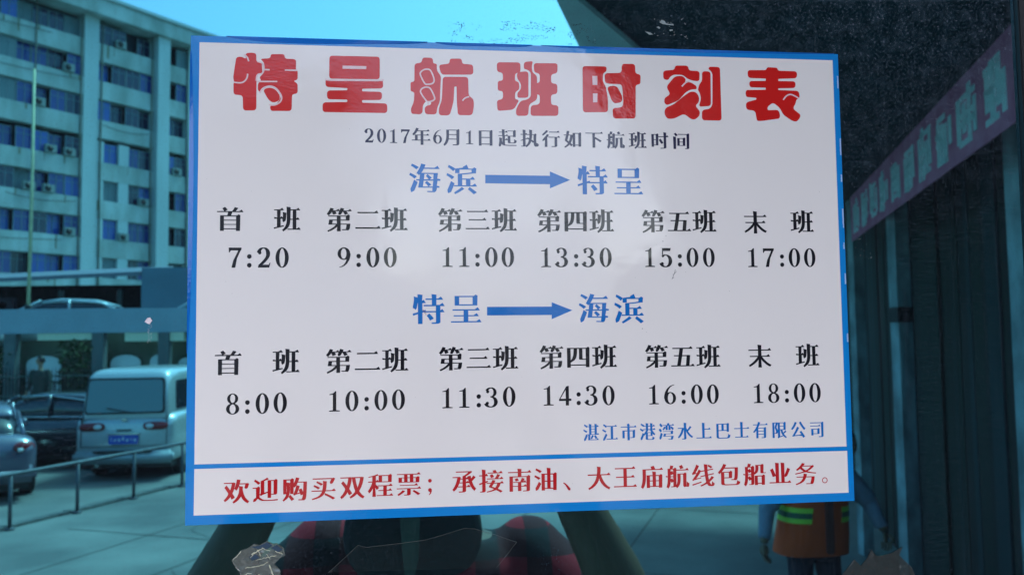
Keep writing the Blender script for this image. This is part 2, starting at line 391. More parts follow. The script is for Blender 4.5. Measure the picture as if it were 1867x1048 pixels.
TITLE = [  # each character of the heading: its rounded pieces, the pale lines cut through them, square counters (mm on the sheet)
 ([[(46.1, 404.5),(50.5, 405.5),(55.3, 405.0),(55.6, 397.2),(60.2, 396.9),(60.8, 386.8),(55.8, 386.3),(55.8, 354.1),(44.6, 353.8),(44.2, 367.4),(36.4, 367.6),(36.3, 377.3),(36.9, 378.7),(35.9, 382.5),(38.4, 401.0),(42.9, 401.7),(46.9, 399.5)], [(58.9, 400.0),(67.4, 400.9),(67.8, 404.5),(79.4, 404.8),(80.0, 400.8),(89.6, 400.7),(89.4, 391.5),(91.0, 389.7),(91.0, 382.3),(87.2, 381.0),(91.0, 378.8),(91.0, 369.9),(86.2, 369.2),(85.9, 354.2),(68.0, 353.9),(67.2, 358.7),(72.4, 359.4),(75.6, 364.1),(76.8, 367.5),(72.3, 374.1),(66.7, 376.1),(61.2, 373.0),(59.5, 370.0),(56.9, 372.1),(57.0, 378.1),(59.8, 381.0),(58.2, 383.4),(62.4, 388.2),(62.7, 393.2),(61.8, 397.0)], [(61.2, 372.6),(66.7, 375.0),(72.3, 373.1),(76.0, 367.5),(75.4, 363.3),(70.0, 361.0),(65.9, 363.9)]],
  [[(45.0, 403.5),(47.7, 401.2),(49.1, 397.5)], [(36.3, 378.7),(42.3, 378.3),(45.8, 380.0),(47.8, 383.2),(48.2, 386.5)], [(61.8, 390.5),(67.0, 390.5)], [(79.9, 390.5),(90.8, 390.6)], [(56.2, 379.8),(73.5, 380.2)], [(56.5, 397.7),(60.6, 396.1),(61.9, 391.9),(60.6, 387.3),(56.6, 385.6),(55.6, 380.4)], [(58.7, 369.6),(61.2, 373.7),(66.7, 375.9),(72.3, 374.1),(77.0, 367.5),(76.2, 362.4),(71.6, 359.4),(66.4, 359.3)]],
  []),
 ([[(118.3, 404.6),(162.4, 404.8),(162.3, 384.3),(118.1, 383.8)], [(115.0, 383.1),(117.7, 381.8),(162.1, 382.4),(165.0, 383.7),(165.4, 376.2),(146.8, 375.4),(146.8, 373.1),(164.4, 373.0),(164.1, 365.7),(146.8, 365.2),(146.8, 362.9),(168.9, 362.7),(168.9, 354.0),(112.4, 353.8),(112.6, 362.5),(134.0, 363.2),(134.0, 365.4),(116.3, 365.4),(116.3, 373.2),(134.0, 373.8),(134.0, 375.7),(115.0, 376.4)]],
  [[(116.0, 383.6),(119.3, 382.6),(161.3, 383.2),(164.6, 384.3)]],
  [[(129.8, 395.8),(150.6, 395.9),(150.5, 393.2),(129.8, 393.1)]]),
 ([[(193.1, 399.6),(199.4, 400.2),(200.3, 405.2),(209.4, 405.0),(209.8, 400.0),(213.1, 399.7),(212.8, 393.7),(216.8, 388.6),(215.9, 374.0),(215.6, 365.4),(213.0, 359.3),(212.5, 353.6),(202.3, 353.6),(201.8, 359.1),(203.8, 361.5),(207.4, 362.2),(208.0, 364.8),(204.6, 365.8),(202.4, 364.7),(200.4, 361.6),(200.0, 355.2),(197.9, 353.3),(190.0, 353.8),(189.6, 358.0),(192.5, 364.9),(192.8, 373.4),(189.5, 374.2),(189.5, 382.4),(192.9, 383.0)], [(214.6, 398.7),(224.3, 400.2),(224.7, 404.8),(235.3, 405.1),(235.9, 400.3),(245.7, 399.9),(245.8, 390.6),(217.0, 389.9)], [(218.3, 388.0),(241.1, 388.5),(241.4, 371.1),(245.6, 368.6),(246.2, 362.6),(244.6, 353.5),(231.5, 353.3),(230.7, 365.7),(230.6, 379.5),(228.6, 379.4),(227.8, 365.6),(224.3, 352.9),(214.6, 352.9),(214.4, 358.5),(217.3, 367.1)]],
  [[(200.2, 393.4),(203.6, 394.5),(207.4, 393.4),(210.4, 385.9),(209.4, 382.0),(204.8, 380.8),(202.0, 381.8),(198.2, 389.9),(200.2, 393.4)], [(199.7, 377.0),(203.5, 378.2),(207.2, 376.8),(210.8, 369.1),(209.7, 366.3),(205.1, 365.0),(202.6, 366.8),(198.4, 373.6),(199.7, 377.0)], [(235.8, 366.5),(238.0, 368.9),(241.8, 370.4)], [(205.1, 365.6),(205.0, 362.2)]],
  []),
 ([[(267.3, 402.7),(288.8, 403.0),(288.7, 393.9),(283.9, 392.9),(283.4, 385.9),(287.2, 384.7),(287.6, 378.2),(283.7, 375.5),(283.3, 369.0),(287.3, 368.2),(282.2, 359.4),(267.2, 357.8),(266.9, 367.8),(272.4, 368.7),(272.5, 376.1),(267.7, 376.4),(267.9, 385.4),(272.5, 385.8),(272.6, 393.0),(267.2, 393.8)], [(285.7, 394.2),(296.0, 394.9),(295.7, 370.5),(285.6, 370.3),(285.4, 374.7),(288.9, 378.2),(289.0, 383.4),(285.2, 388.6)], [(291.8, 403.5),(300.5, 404.6),(299.1, 400.2),(299.5, 394.1),(303.8, 391.2),(303.7, 369.0),(296.2, 364.5),(295.2, 353.9),(284.1, 353.7),(284.2, 359.9),(288.3, 367.6),(294.4, 368.8),(297.8, 371.5),(298.2, 394.1),(294.8, 396.6),(291.9, 397.0)], [(300.9, 402.7),(323.1, 403.1),(322.6, 393.8),(316.8, 392.8),(316.7, 384.3),(322.5, 384.0),(322.3, 374.6),(316.5, 374.0),(316.3, 364.4),(323.1, 364.2),(322.9, 354.4),(297.3, 353.9),(297.7, 363.6),(306.0, 364.7),(306.1, 373.8),(301.3, 373.7),(301.5, 384.2),(306.2, 384.7),(306.4, 393.0),(301.2, 394.2)]],
  [],
  []),
 ([[(346.1, 401.2),(368.6, 401.3),(368.5, 396.9),(365.3, 394.9),(364.7, 387.1),(367.3, 383.2),(369.3, 372.3),(369.0, 358.7),(345.7, 358.2)], [(366.6, 394.9),(382.6, 395.7),(383.0, 404.2),(395.5, 404.5),(395.7, 395.4),(400.6, 394.6),(400.2, 385.5),(395.7, 384.8),(395.0, 353.3),(373.7, 352.9),(373.5, 362.7),(382.8, 363.6),(383.8, 369.1),(382.8, 384.9),(366.9, 385.4)], [(368.6, 381.9),(373.9, 383.6),(378.3, 382.6),(383.0, 373.5),(382.4, 368.2),(375.3, 367.0),(372.8, 369.7)]],
  [],
  [[(355.1, 392.2),(359.8, 392.3),(359.6, 383.9),(355.2, 383.8)], [(355.3, 375.9),(359.5, 376.0),(359.3, 367.7),(355.3, 367.6)]]),
 ([[(422.0, 398.7),(432.8, 399.9),(433.8, 403.9),(446.0, 404.2),(446.8, 399.6),(457.2, 399.2),(456.6, 389.8),(451.9, 389.7),(445.6, 391.3),(441.2, 395.2),(432.2, 395.4),(428.6, 393.1),(426.7, 389.9),(422.2, 390.7)], [(424.7, 383.7),(433.1, 393.7),(440.3, 394.5),(443.8, 391.2),(442.4, 387.6),(447.4, 388.9),(453.6, 385.2),(454.0, 382.1),(448.1, 381.6),(443.5, 379.2),(436.1, 371.1),(425.2, 366.4),(422.5, 368.1),(422.6, 373.0),(428.6, 376.7)], [(448.0, 379.8),(453.0, 379.4),(456.0, 375.0),(455.7, 369.7),(452.0, 366.5),(456.6, 360.8),(455.5, 356.4),(450.9, 353.2),(447.3, 354.0),(441.0, 358.7),(431.1, 353.7),(424.8, 353.6),(422.1, 358.4),(423.3, 363.7),(431.5, 367.4),(441.6, 375.6)], [(459.4, 399.2),(467.6, 399.2),(467.1, 366.4),(456.7, 365.7),(455.8, 367.0),(457.8, 373.3),(456.6, 378.6),(454.9, 381.3),(456.4, 386.6),(459.2, 390.3)], [(465.4, 401.6),(466.8, 403.7),(476.9, 403.7),(477.0, 352.8),(458.1, 352.9),(458.4, 362.6),(465.7, 363.7),(468.5, 367.3),(469.4, 396.8),(468.1, 399.4)]],
  [[(439.6, 384.3),(443.3, 387.9),(447.4, 389.6)]],
  []),
 ([[(503.6, 401.4),(521.7, 401.9),(522.9, 404.6),(532.8, 404.5),(533.8, 401.6),(552.4, 401.5),(552.1, 394.8),(533.5, 393.8),(533.4, 391.7),(550.6, 391.8),(550.3, 385.4),(533.2, 384.7),(533.2, 383.1),(553.6, 382.7),(554.2, 376.1),(550.8, 374.4),(550.0, 370.6),(546.9, 365.7),(554.4, 360.0),(553.7, 356.8),(550.3, 353.0),(545.9, 353.9),(537.3, 359.6),(534.2, 366.0),(527.6, 371.2),(522.2, 366.8),(522.0, 363.6),(533.0, 364.1),(534.3, 358.5),(533.3, 355.8),(515.1, 353.1),(511.3, 353.3),(510.0, 362.8),(501.3, 363.7),(501.0, 370.6),(511.4, 373.5),(511.5, 375.1),(501.7, 375.8),(500.9, 379.2),(501.9, 382.4),(521.0, 383.0),(521.1, 385.0),(505.2, 385.1),(504.9, 391.0),(521.3, 391.6),(521.4, 393.7),(503.9, 394.0)]],
  [[(537.8, 373.8),(541.2, 377.7),(545.1, 379.1),(549.0, 377.9),(553.3, 375.5)]],
  []),
]
ROWS = [  # kind, em height, width factor, (character, x, y) in mm
 ('subtitle', 16.9, 1.0, [('2', 152.9, 333.5),('0', 163.8, 333.5),('1', 174.4, 333.4),('7', 184.6, 333.4),('年', 198.6, 333.4),('6', 213.3, 333.4),('月', 226.6, 333.4),('1', 242.0, 333.3),('日', 256.2, 333.3),('起', 276.1, 333.3),('执', 296.2, 333.2),('行', 315.8, 333.2),('如', 335.8, 333.2),('下', 355.7, 333.1),('航', 375.8, 333.1),('班', 396.4, 333.1),('时', 417.1, 333.0),('间', 437.7, 333.0)]),
 ('heading1', 28.5, 1.0, [('海', 201.2, 296.0),('滨', 234.2, 295.3),('特', 353.4, 295.4),('呈', 386.9, 295.0)]),
 ('heading2', 28.5, 1.0, [('特', 204.2, 179.4),('呈', 237.3, 179.6),('海', 352.0, 179.3),('滨', 384.7, 178.7)]),
 ('label1', 22.8, 1.0, [('首', 34.4, 258.6),('班', 82.5, 258.9)]),
 ('label1', 22.8, 1.0, [('第', 126.7, 258.5),('二', 151.8, 258.6),('班', 175.0, 258.9)]),
 ('label1', 22.8, 1.0, [('第', 223.7, 258.8),('三', 248.3, 259.0),('班', 272.3, 258.8)]),
 ('label1', 22.8, 1.0, [('第', 312.7, 258.4),('四', 337.2, 258.2),('班', 361.3, 258.3)]),
 ('label1', 22.8, 1.0, [('第', 409.0, 258.3),('五', 433.9, 258.2),('班', 457.8, 258.4)]),
 ('label1', 22.8, 1.0, [('末', 506.7, 257.4),('班', 552.3, 258.4)]),
 ('label2', 22.8, 1.0, [('首', 33.9, 135.1),('班', 82.1, 135.8)]),
 ('label2', 22.8, 1.0, [('第', 126.3, 135.4),('二', 151.2, 135.3),('班', 175.1, 135.7)]),
 ('label2', 22.8, 1.0, [('第', 223.6, 135.9),('三', 248.1, 136.1),('班', 272.0, 135.8)]),
 ('label2', 22.8, 1.0, [('第', 313.0, 136.0),('四', 337.5, 135.8),('班', 361.5, 135.8)]),
 ('label2', 22.8, 1.0, [('第', 409.4, 135.2),('五', 433.9, 134.8),('班', 458.1, 134.5)]),
 ('label2', 22.8, 1.0, [('末', 507.1, 133.8),('班', 553.1, 134.1)]),
 ('time1', 17.3, 1.0, [('7', 38.6, 225.3),(':', 50.8, 225.3),('2', 63.0, 225.3),('0', 78.4, 225.3)]),
 ('time1', 17.3, 1.0, [('9', 131.0, 225.5),(':', 143.7, 225.5),('0', 156.0, 225.5),('0', 171.1, 225.5)]),
 ('time1', 17.3, 1.0, [('1', 221.4, 225.6),('1', 236.3, 225.6),(':', 247.9, 225.6),('0', 260.3, 225.5),('0', 275.1, 225.5)]),
 ('time1', 17.3, 1.0, [('1', 309.8, 225.2),('3', 324.4, 225.2),(':', 337.1, 225.2),('3', 349.0, 225.2),('0', 364.3, 225.2)]),
 ('time1', 17.3, 1.0, [('1', 405.6, 225.1),('5', 421.0, 225.1),(':', 433.6, 225.1),('0', 445.6, 225.1),('0', 461.1, 225.1)]),
 ('time1', 17.3, 1.0, [('1', 503.2, 224.8),('7', 518.2, 224.8),(':', 531.5, 224.8),('0', 543.6, 224.8),('0', 558.6, 224.8)]),
 ('time2', 17.3, 1.0, [('8', 37.9, 100.4),(':', 50.1, 100.4),('0', 62.5, 100.3),('0', 77.4, 100.6)]),
 ('time2', 17.3, 1.0, [('1', 123.2, 100.8),('0', 137.9, 100.9),(':', 150.4, 101.0),('0', 162.7, 101.0),('0', 177.8, 101.2)]),
 ('time2', 17.3, 1.0, [('1', 220.4, 101.5),('1', 235.2, 101.6),(':', 247.8, 101.5),('3', 259.4, 101.5),('0', 274.8, 101.8)]),
 ('time2', 17.3, 1.0, [('1', 310.2, 101.9),('4', 325.0, 101.6),(':', 337.2, 101.5),('3', 349.2, 101.4),('0', 364.5, 101.1)]),
 ('time2', 17.3, 1.0, [('1', 406.3, 100.9),('6', 421.4, 100.8),(':', 433.9, 100.7),('0', 446.3, 100.5),('0', 461.4, 100.3)]),
 ('time2', 17.3, 1.0, [('1', 504.7, 100.0),('8', 519.2, 100.0),(':', 531.9, 99.8),('0', 544.2, 99.8),('0', 559.2, 99.7)]),
 ('company', 16.4, 0.9, [('湛', 347.8, 68.4),('江', 365.0, 68.2),('市', 382.2, 68.1),('港', 399.5, 67.9),('湾', 417.0, 67.7),('水', 434.5, 67.5),('上', 452.1, 67.3),('巴', 469.8, 67.1),('士', 487.6, 67.0),('有', 505.5, 66.8),('限', 523.5, 66.6),('公', 541.6, 66.4),('司', 559.8, 66.2)]),
 ('footer', 21.6, 1.0, [('欢', 41.7, 27.2),('迎', 65.4, 27.5),('购', 90.0, 27.3),('买', 113.9, 27.5),('双', 138.2, 27.9),('程', 162.1, 28.1),('票', 186.4, 28.4),('；', 204.6, 24.5),('承', 234.3, 29.1),('接', 258.2, 28.7),('南', 283.2, 28.5),('油', 306.2, 28.6),('、', 325.2, 21.9),('大', 354.4, 28.2),('王', 378.2, 28.3),('庙', 402.6, 27.7),('航', 426.4, 27.5),('线', 450.2, 27.4),('包', 474.3, 27.3),('船', 498.8, 27.1),('业', 522.9, 27.0),('务', 547.4, 26.1),('。', 565.7, 19.7)]),
]
ARROWS = [[(255.6, 299.6),(314.3, 299.3),(314.3, 303.3),(332.7, 295.6),(314.1, 287.8),(314.2, 291.6),(255.6, 291.9)], [(256.0, 181.3),(314.1, 181.1),(314.1, 185.0),(332.9, 177.6),(313.9, 169.8),(314.0, 173.6),(255.9, 173.7)]]
# ================================================================ the office window and the building it belongs to
M_glass = mirror_glass()
M_alu = mat('dark_aluminium', (.035, .04, .045), .4, .6)
M_wall = mat('office_render', (.42, .42, .38), .85, var=.25, scale=3, bump=.004)
M_concrete = mat('paving_concrete', (.20, .195, .185), .9, col2=(.10, .10, .10), scale=.7, detail=9, bump=.006, bscale=12)

office = tag(empty('ticket_office', (0, .03, .65)), 'plain rendered ticket office wall around the tinted window behind the timetable', 'building')
def part(name, bm, m, root, smooth=False, label=None):
    """a part given in world coordinates under an unrotated root"""
    bmesh.ops.translate(bm, verts=bm.verts, vec=-root.location)
    o = obj(name, bm, m, root, smooth)
    if label: o['label'] = label
    return o
bm = bmesh.new()
box(bm, -2.6, -1.2, .035, .2, .65, 3.3); box(bm, 1.9, 2.6, .035, .2, .65, 3.3); box(bm, -1.2, 1.9, .035, .2, .65, 1.5); box(bm, -1.2, 1.9, .035, .2, 3.1, 3.3)
part('front_wall', bm, M_wall, office)
part('back_wall', BX(-2.6, 2.6, 2.8, 3.0, .65, 3.3), M_wall, office)
part('side_wall', BX(-2.6, -2.4, .2, 2.8, .65, 3.3), M_wall, office); part('side_wall', BX(2.4, 2.6, .2, 2.8, .65, 3.3), M_wall, office)
part('roof', BX(-2.9, 2.9, -.62, 3.3, 3.3, 3.45), mat('roof_slab', (.3, .3, .29), .8, var=.2), office)  # eave out of view; its reach is set to keep sun off the sheet
win = tag(empty('office_window', (.35, .01, 1.5)), 'dusty teal mirror-tinted window glass behind the blue-bordered timetable', 'window')
part('glass_pane', BX(-1.14, .779, 0, .008, 1.56, 3.04), M_glass, win)
part('glass_pane', BX(.802, 1.84, 0, .008, 1.56, 3.04), M_glass, win)
part('mullion', BX(.7795, .8015, -.006, .03, 1.56, 3.04, bevel=.001), M_alu, win)
part('frame_rail', BX(-1.2, 1.9, -.01, .03, 1.5, 1.5595), M_alu, win); part('frame_rail', BX(-1.2, 1.9, -.01, .03, 3.0405, 3.1), M_alu, win)
part('frame_stile', BX(-1.2, -1.1405, -.01, .03, 1.56, 3.04), M_alu, win); part('frame_stile', BX(1.8405, 1.9, -.01, .03, 1.56, 3.04), M_alu, win)
# the panes' material measures the glass itself in world metres
for o in win.children:
    if o.name.startswith('glass_pane'):
        o.data.transform(Matrix.Translation(win.location)); o.location = -win.location

# ================================================================ the timetable
W_, H_ = .594, .41925
BLUE = (.0, .155, .60); LBLUE = (.004, .165, .52)
M_blue = printed('blue_print', (.0, .225, .62)); M_white = printed('white_print', (.85, .80, .755))
M_red = printed('red_print', (.62, .008, .006)); M_pink = printed('pale_pink_print', (.80, .60, .60)); M_ink = printed('black_print', (.008, .007, .012))
M_navy = printed('blue_black_print', (.012, .010, .05)); M_bl2 = printed('route_blue_print', (.0, .15, .50)); M_dkred = printed('dark_red_print', (.50, .008, .012))
tt = tag(empty('timetable', (0, -.0012, 2.24695)), 'white ferry timetable sheet with blue border and fat red title on the window', 'timetable')
def sheet(name, bm, m, z, label=None, parent=tt):
    """flat work drawn in sheet metres (x right, y up), stood up against the glass z metres proud of the sheet"""
    me = bpy.data.meshes.new(name); bm.to_mesh(me); bm.free()
    o = link(name, me, m, parent); o.rotation_euler = (R(90), 0, 0); o.location = (0, -z, 0)
    if label: o['label'] = label
    return o
def quad(bm, *p, z=0.):
    return bm.faces.new([bm.verts.new((q[0]*.001, q[1]*.001, z)) for q in p])
bm = bmesh.new(); box(bm, 0, W_, 0, H_, -.0010, 0, bevel=.0002)
bmesh.ops.recalc_face_normals(bm, faces=bm.faces)
sheet('backing_sheet', bm, M_blue, 0, 'blue printed sheet whose rim is the border')
bm = bmesh.new(); quad(bm, (7.05, 50.5), (588.0, 49.8), (588.3, 413.1), (7.4, 413.4)); sheet('white_panel', bm, M_white, .00008, 'large white panel with the two schedules')
bm = bmesh.new(); quad(bm, (6.9, 8.1), (588.4, 7.7), (588.4, 45.8), (7.05, 46.7)); sheet('white_panel', bm, M_white, .00008, 'narrow white strip along the foot')
def mm(q): return (q[0]*.001, q[1]*.001)
def pos(l): return l if area(l) > 0 else l[::-1]
names = ['first', 'second', 'third', 'fourth', 'fifth', 'sixth', 'seventh']
for k, (P_, G_, H2) in enumerate(TITLE):
    bm = bmesh.new(); add_tris(bm, fill([pos(fillet([Vector(q) for q in p], 3.0)) for p in P_]), mm, 0)
    o = sheet('title_character', bm, M_red, .00016, 'fat rounded red "%s"' % '特呈航班时刻表'[k])
    gl = [pos(pen(smooth_line([Vector(q) for q in g]), 1.3, 1.3)) for g in G_]+[pos([Vector(q) for q in h]) for h in H2]
    if gl:
        bm = bmesh.new(); add_tris(bm, fill(gl), mm, 0)
        c = sheet('cut_line', bm, M_pink, .00008, parent=o); c.rotation_euler = (0, 0, 0); c.location = (0, 0, .00006)
KN = {'subtitle': ('subtitle', M_navy), 'heading1': ('route_heading', M_bl2), 'heading2': ('route_heading', M_bl2), 'label1': ('sailing_heading', M_ink), 'label2': ('sailing_heading', M_ink),
      'time1': ('departure_time', M_ink), 'time2': ('departure_time', M_ink), 'company': ('company_name', M_bl2), 'footer': ('footer_line', M_dkred)}
for kind, em, sx, L in ROWS:
    nm, m = KN[kind]
    bits = [L] if not kind.startswith('heading') else [L[:2], L[2:]]
    for B_ in bits:
        bm = bmesh.new()
        for c, x, y in B_:
            e = em
            if kind == 'subtitle' and c.isdigit(): e = 12.4
            add_char(bm, c, x, y, e, sx)
        for v in bm.verts: v.co.x *= .001; v.co.y *= .001
        tx = ''.join(c for c, _, _ in B_)
        row = {'1': 'upper', '2': 'lower'}.get(kind[-1])
        sheet(nm, bm, m, .00016, ('"%s" in the %s schedule' % (tx, row)) if row else '"%s"' % tx)
for k, a in enumerate(ARROWS):
    bm = bmesh.new(); add_tris(bm, fill([pos([Vector(q) for q in a[0]])]) if isinstance(a[0][0], (tuple, list)) else fill([pos([Vector(q) for q in a])]), mm, 0)
    sheet('arrow', bm, M_bl2, .00016, 'blue arrow of the %s route heading' % ('upper' if k == 0 else 'lower'))
# film lifting off along the rim: narrow wavy strips whose outer edge stands proud
M_film = printed('lifted_film', (.0, .15, .58))
def lifted(name, pts, horiz, lift, seed):
    bm = bmesh.new(); a, b = [], []
    for (s, inn, out) in pts:
        if horiz: a.append(bm.verts.new((s*.001, inn*.001, .0001))); b.append(bm.verts.new((s*.001, out*.001, lift)))
        else: a.append(bm.verts.new((inn*.001, s*.001, .0001))); b.append(bm.verts.new((out*.001, s*.001, lift)))
    for i in range(len(a)-1): bm.faces.new((a[i], a[i+1], b[i+1], b[i]))
    bmesh.ops.recalc_face_normals(bm, faces=bm.faces)
    if sum(f.normal.z for f in bm.faces) < 0: bmesh.ops.reverse_faces(bm, faces=bm.faces)
    sheet(name, bm, M_film, 0.)
def wave(s0, s1, n, o, amp, ph, depth):
    r = []
    for i in range(n+1):
        s = s0+(s1-s0)*i/n; u = i/n
        r.append((s, o-depth*math.sin(math.pi*u)**.6*(1+amp*math.sin(5*u+ph)), o+.15))
    return r
lifted('lifted_film_edge', wave(30, 205, 24, H_*1000, .2, 1., 4.6), True, .0010, 1)
lifted('lifted_film_edge', wave(212, 300, 14, H_*1000, .3, 2., 3.2), True, .0009, 1)
lifted('lifted_film_edge', wave(308, 590, 24, H_*1000, .2, .3, 2.3), True, .0008, 1)
bm = bmesh.new()
ps = [(405-i*9, max(.3, 3.6*math.sin(math.pi*min(1, (i+1)/30))**.7), -.15) for i in range(30)]
lifted('lifted_film_edge', ps, False, .0009, 2)
bm.free()
# white bruises along the right and lower rim
bm = bmesh.new(); rnd = random.Random(3)
for cx, cy, h in [(592.6, 392, 12), (592.9, 330, 16), (592.8, 300, 7), (592.9, 262, 18), (592.7, 236, 6), (592.9, 205, 10), (593, 150, 8)]:
    n = 7; L_ = [(cx-.5*rnd.random()-.2, cy+h*(i/n-.5)) for i in range(n+1)]+[(cx+.7, cy+h*(.5-i/n)) for i in range(n+1)]
    add_tris(bm, fill([pos([Vector(q) for q in L_])]), mm, 0)
sheet('worn_rim', bm, mat('bruised_film', (.35, .5, .72), .4), .00009)
# a brown scrape and small grit on the sheet
bm = bmesh.new()
def speck(bm, x, y, r, z=0., rn=rnd):
    n = rn.randint(4, 7); vs = [bm.verts.new(((x+r*rn.uniform(.5, 1.2)*math.cos(6.283*i/n))*.001, (y+r*rn.uniform(.4, 1.)*math.sin(6.283*i/n))*.001, z)) for i in range(n)]
    bm.faces.new(vs)
for x, y in [(200.2, 178.2), (201.2, 177.4), (201.8, 176.2), (202, 175), (200.9, 176.6), (199.6, 178.9)]: speck(bm, x, y, .55)
sheet('scrape_mark', bm, mat('brown_dirt', (.19, .10, .07), .9), .0003, 'small brown scrape left of the lower route heading')
bm = bmesh.new()
for a, b in [((429, 214), (426, 206)), ((426.5, 209), (430, 212.5)), ((425.5, 205.5), (427.5, 207))]:
    l = pen([a, ((a[0]+b[0])/2+.4, (a[1]+b[1])/2), b], .35, .35); add_tris(bm, fill([pos(l)]), mm, 0)
for i in range(90): speck(bm, rnd.uniform(12, 585), rnd.uniform(10, 410), rnd.choice([.12, .15, .2, .28]), rn=rnd)
for x, y in [(418, 240), (421, 245), (416, 234), (397, 160.5)]: speck(bm, x, y, .5)
tag(sheet('grit', bm, mat('grey_grit', (.16, .15, .14), .9), .0003), kind='stuff')

# ================================================================ glue, tape and torn stickers on the glass
def on_glass(name, bm, m, x, z, label, cat, kind=None, group=None):
    me = bpy.data.meshes.new(name); bm.to_mesh(me); bm.free(); o = link(name, me, m); o.rotation_euler = (R(90), 0, 0); o.location = (x, 0, z)
    return tag(o, label, cat, group, kind)
M_glue = mat('old_black_glue', (.02, .045, .07), .8); M_glue2 = mat('old_grey_glue', (.40, .43, .42), .9)
def glue(x0, z0, w_, h_, n, m, label, seed, slope=0.):
    rn = random.Random(seed); bm = bmesh.new()
    for i in range(n):
        u, v = rn.random(), rn.random()
        d = noise.noise(Vector((u*3.1+seed, v*3.1, 0)))
        if d < -.05: continue
        x = u*w_*1000; y = (v*h_+slope*(u-.5)*h_*2*(1-v))*1000
        if rn.random() < .35:
            a = rn.uniform(0, 3.14); l = rn.uniform(.5, 1.5); p = pen([(x, y), (x+l*math.cos(a), y+l*math.sin(a)), (x+l*math.cos(a)+.5, y+l*math.sin(a)+rn.uniform(-.5, .5))], .22, .22)
            add_tris(bm, fill([pos(p)]), mm, 0)
        else: speck(bm, x, y, rn.choice([.12, .18, .25, .4]), rn=rn)
    bmesh.ops.recalc_face_normals(bm, faces=bm.faces)
    for f in bm.faces:
        if f.normal.z < 0: f.normal_flip()
    for v in bm.verts: v.co.z = .0004
    return on_glass('glue_residue', bm, m, x0, z0, label, 'glue residue', group='old glue spots on the glass')
glue(.224, 2.668, .022, .018, 170, M_glue, 'small dark glue spot just left of the broad patch above the timetable', 3)
glue(.248, 2.667, .074, .022, 620, M_glue, 'broad dark fleck of old glue above the middle of the timetable', 5, .4)
glue(.333, 2.668, .026, .02, 200, M_glue, 'patch of dark glue crumbs on the edge between bright sky and dark canopy', 8)
glue(.415, 2.677, .032, .02, 70, M_glue2, 'pale grey scuff of glue on the dark glass above the timetable', 11)
glue(.30, 2.194, .02, .034, 60, M_glue, 'dark glue crumbs on the glass under the middle of the timetable', 14)
glue(.604, 2.47, .016, .02, 30, M_glue2, 'faint pale scratches on the glass right of the timetable', 17)
bm = bmesh.new()
for L_ in ([(0, 2), (2, 4.2), (5, 3.6), (6.5, 1.2), (9, .6), (13, .8), (14, -.4), (10, -.8), (6, 0), (3, .4)], [(-3, -3), (-1, -2), (1, -3), (0, -4.4)], [(9, -5), (12, -4.6), (13, -5.6), (10, -6)], [(-14, -7), (-9, -8), (-6, -10), (-10, -10)]):
    add_tris(bm, fill([pos([Vector((x+rnd.uniform(-.3, .3), y+rnd.uniform(-.3, .3))) for x, y in L_])]), mm, .0004)
on_glass('paint_fleck', bm, mat('pale_paint', (.30, .36, .36), .8), .420, 2.690, 'pale grey fleck of old paint on the dark glass above the timetable', 'paint fleck')
# a flake of tape and its trail, left of the timetable
bm = bmesh.new(); rn = random.Random(5)
L_ = [(-3, 0), (-1, 3), (1.5, 3.6), (3.2, 1), (1.2, -2.2), (-.8, -1.5)]
add_tris(bm, fill([pos([Vector(q) for q in L_])]), mm, .0008)
for v in bm.verts: v.co.z = .0005+.0006*rn.random()
for i in range(26):
    speck(bm, rn.uniform(-.6, 2.6), -2-i*.62, .28, .0004, rn)
on_glass('tape_flake', bm, mat('pale_flake', (.75, .66, .70), .8), -.032, 2.418, 'small pale flake of torn tape on the glass left of the timetable', 'tape')
# torn sticker under the lower left corner
def crumpled(name, outline_px, cx, cz, m, label, seed, h=.0025, step=1.6):
    rn = random.Random(seed); L_ = [Vector(q) for q in outline_px]; L_ = pos(L_)
    x0, x1 = min(p.x for p in L_), max(p.x for p in L_); y0, y1 = min(p.y for p in L_), max(p.y for p in L_)
    V = list(L_); E_ = [(i, (i+1) % len(L_)) for i in range(len(L_))]
    x = x0
    while x < x1:
        y = y0
        while y < y1:
            q = Vector((x+rn.uniform(-.6, .6), y+rn.uniform(-.6, .6)))
            if inside(q, L_): V.append(q)
            y += step
        x += step
    r = delaunay_2d_cdt(V, E_, [], 1, 1e-6); bm = bmesh.new()
    vs = [bm.verts.new((p.x*.001, p.y*.001, .0006+h*max(0, .3+1.4*noise.noise(Vector((p.x*.13, p.y*.22, seed)))+.25*noise.noise(Vector((p.x*.5, p.y*.5, seed)))))) for p in r[0]]
    for f in r[2]:
        c = (r[0][f[0]]+r[0][f[1]]+r[0][f[2]])/3
        if inside(c, L_): bm.faces.new([vs[i] for i in f])
    return on_glass(name, bm, m, cx, cz, label, 'torn sticker')
M_stick = clear_film('torn_sticker_film', (.50, .66, .56), .08, .17)
M_crease = mat('paper_crease', (.60, .60, .44), .6)
st_ = crumpled('torn_sticker', [(-20, 0), (-16, 4), (-12, 8), (-7, 9), (-2, 12.5), (3, 11.5), (9, 14.5), (14, 12), (17, 12.5), (23, 8), (24, 2), (20, 0), (18, -2), (15, -5), (20, -10), (21, -19), (14, -16), (8, -19), (-14, -19), (-13, -10), (-17, -6)], .058, 2.217, M_stick,
         'crumpled greenish scrap of torn sticker below the lower left corner of the timetable', 4, h=.0007)
rn = random.Random(77); bm = bmesh.new()
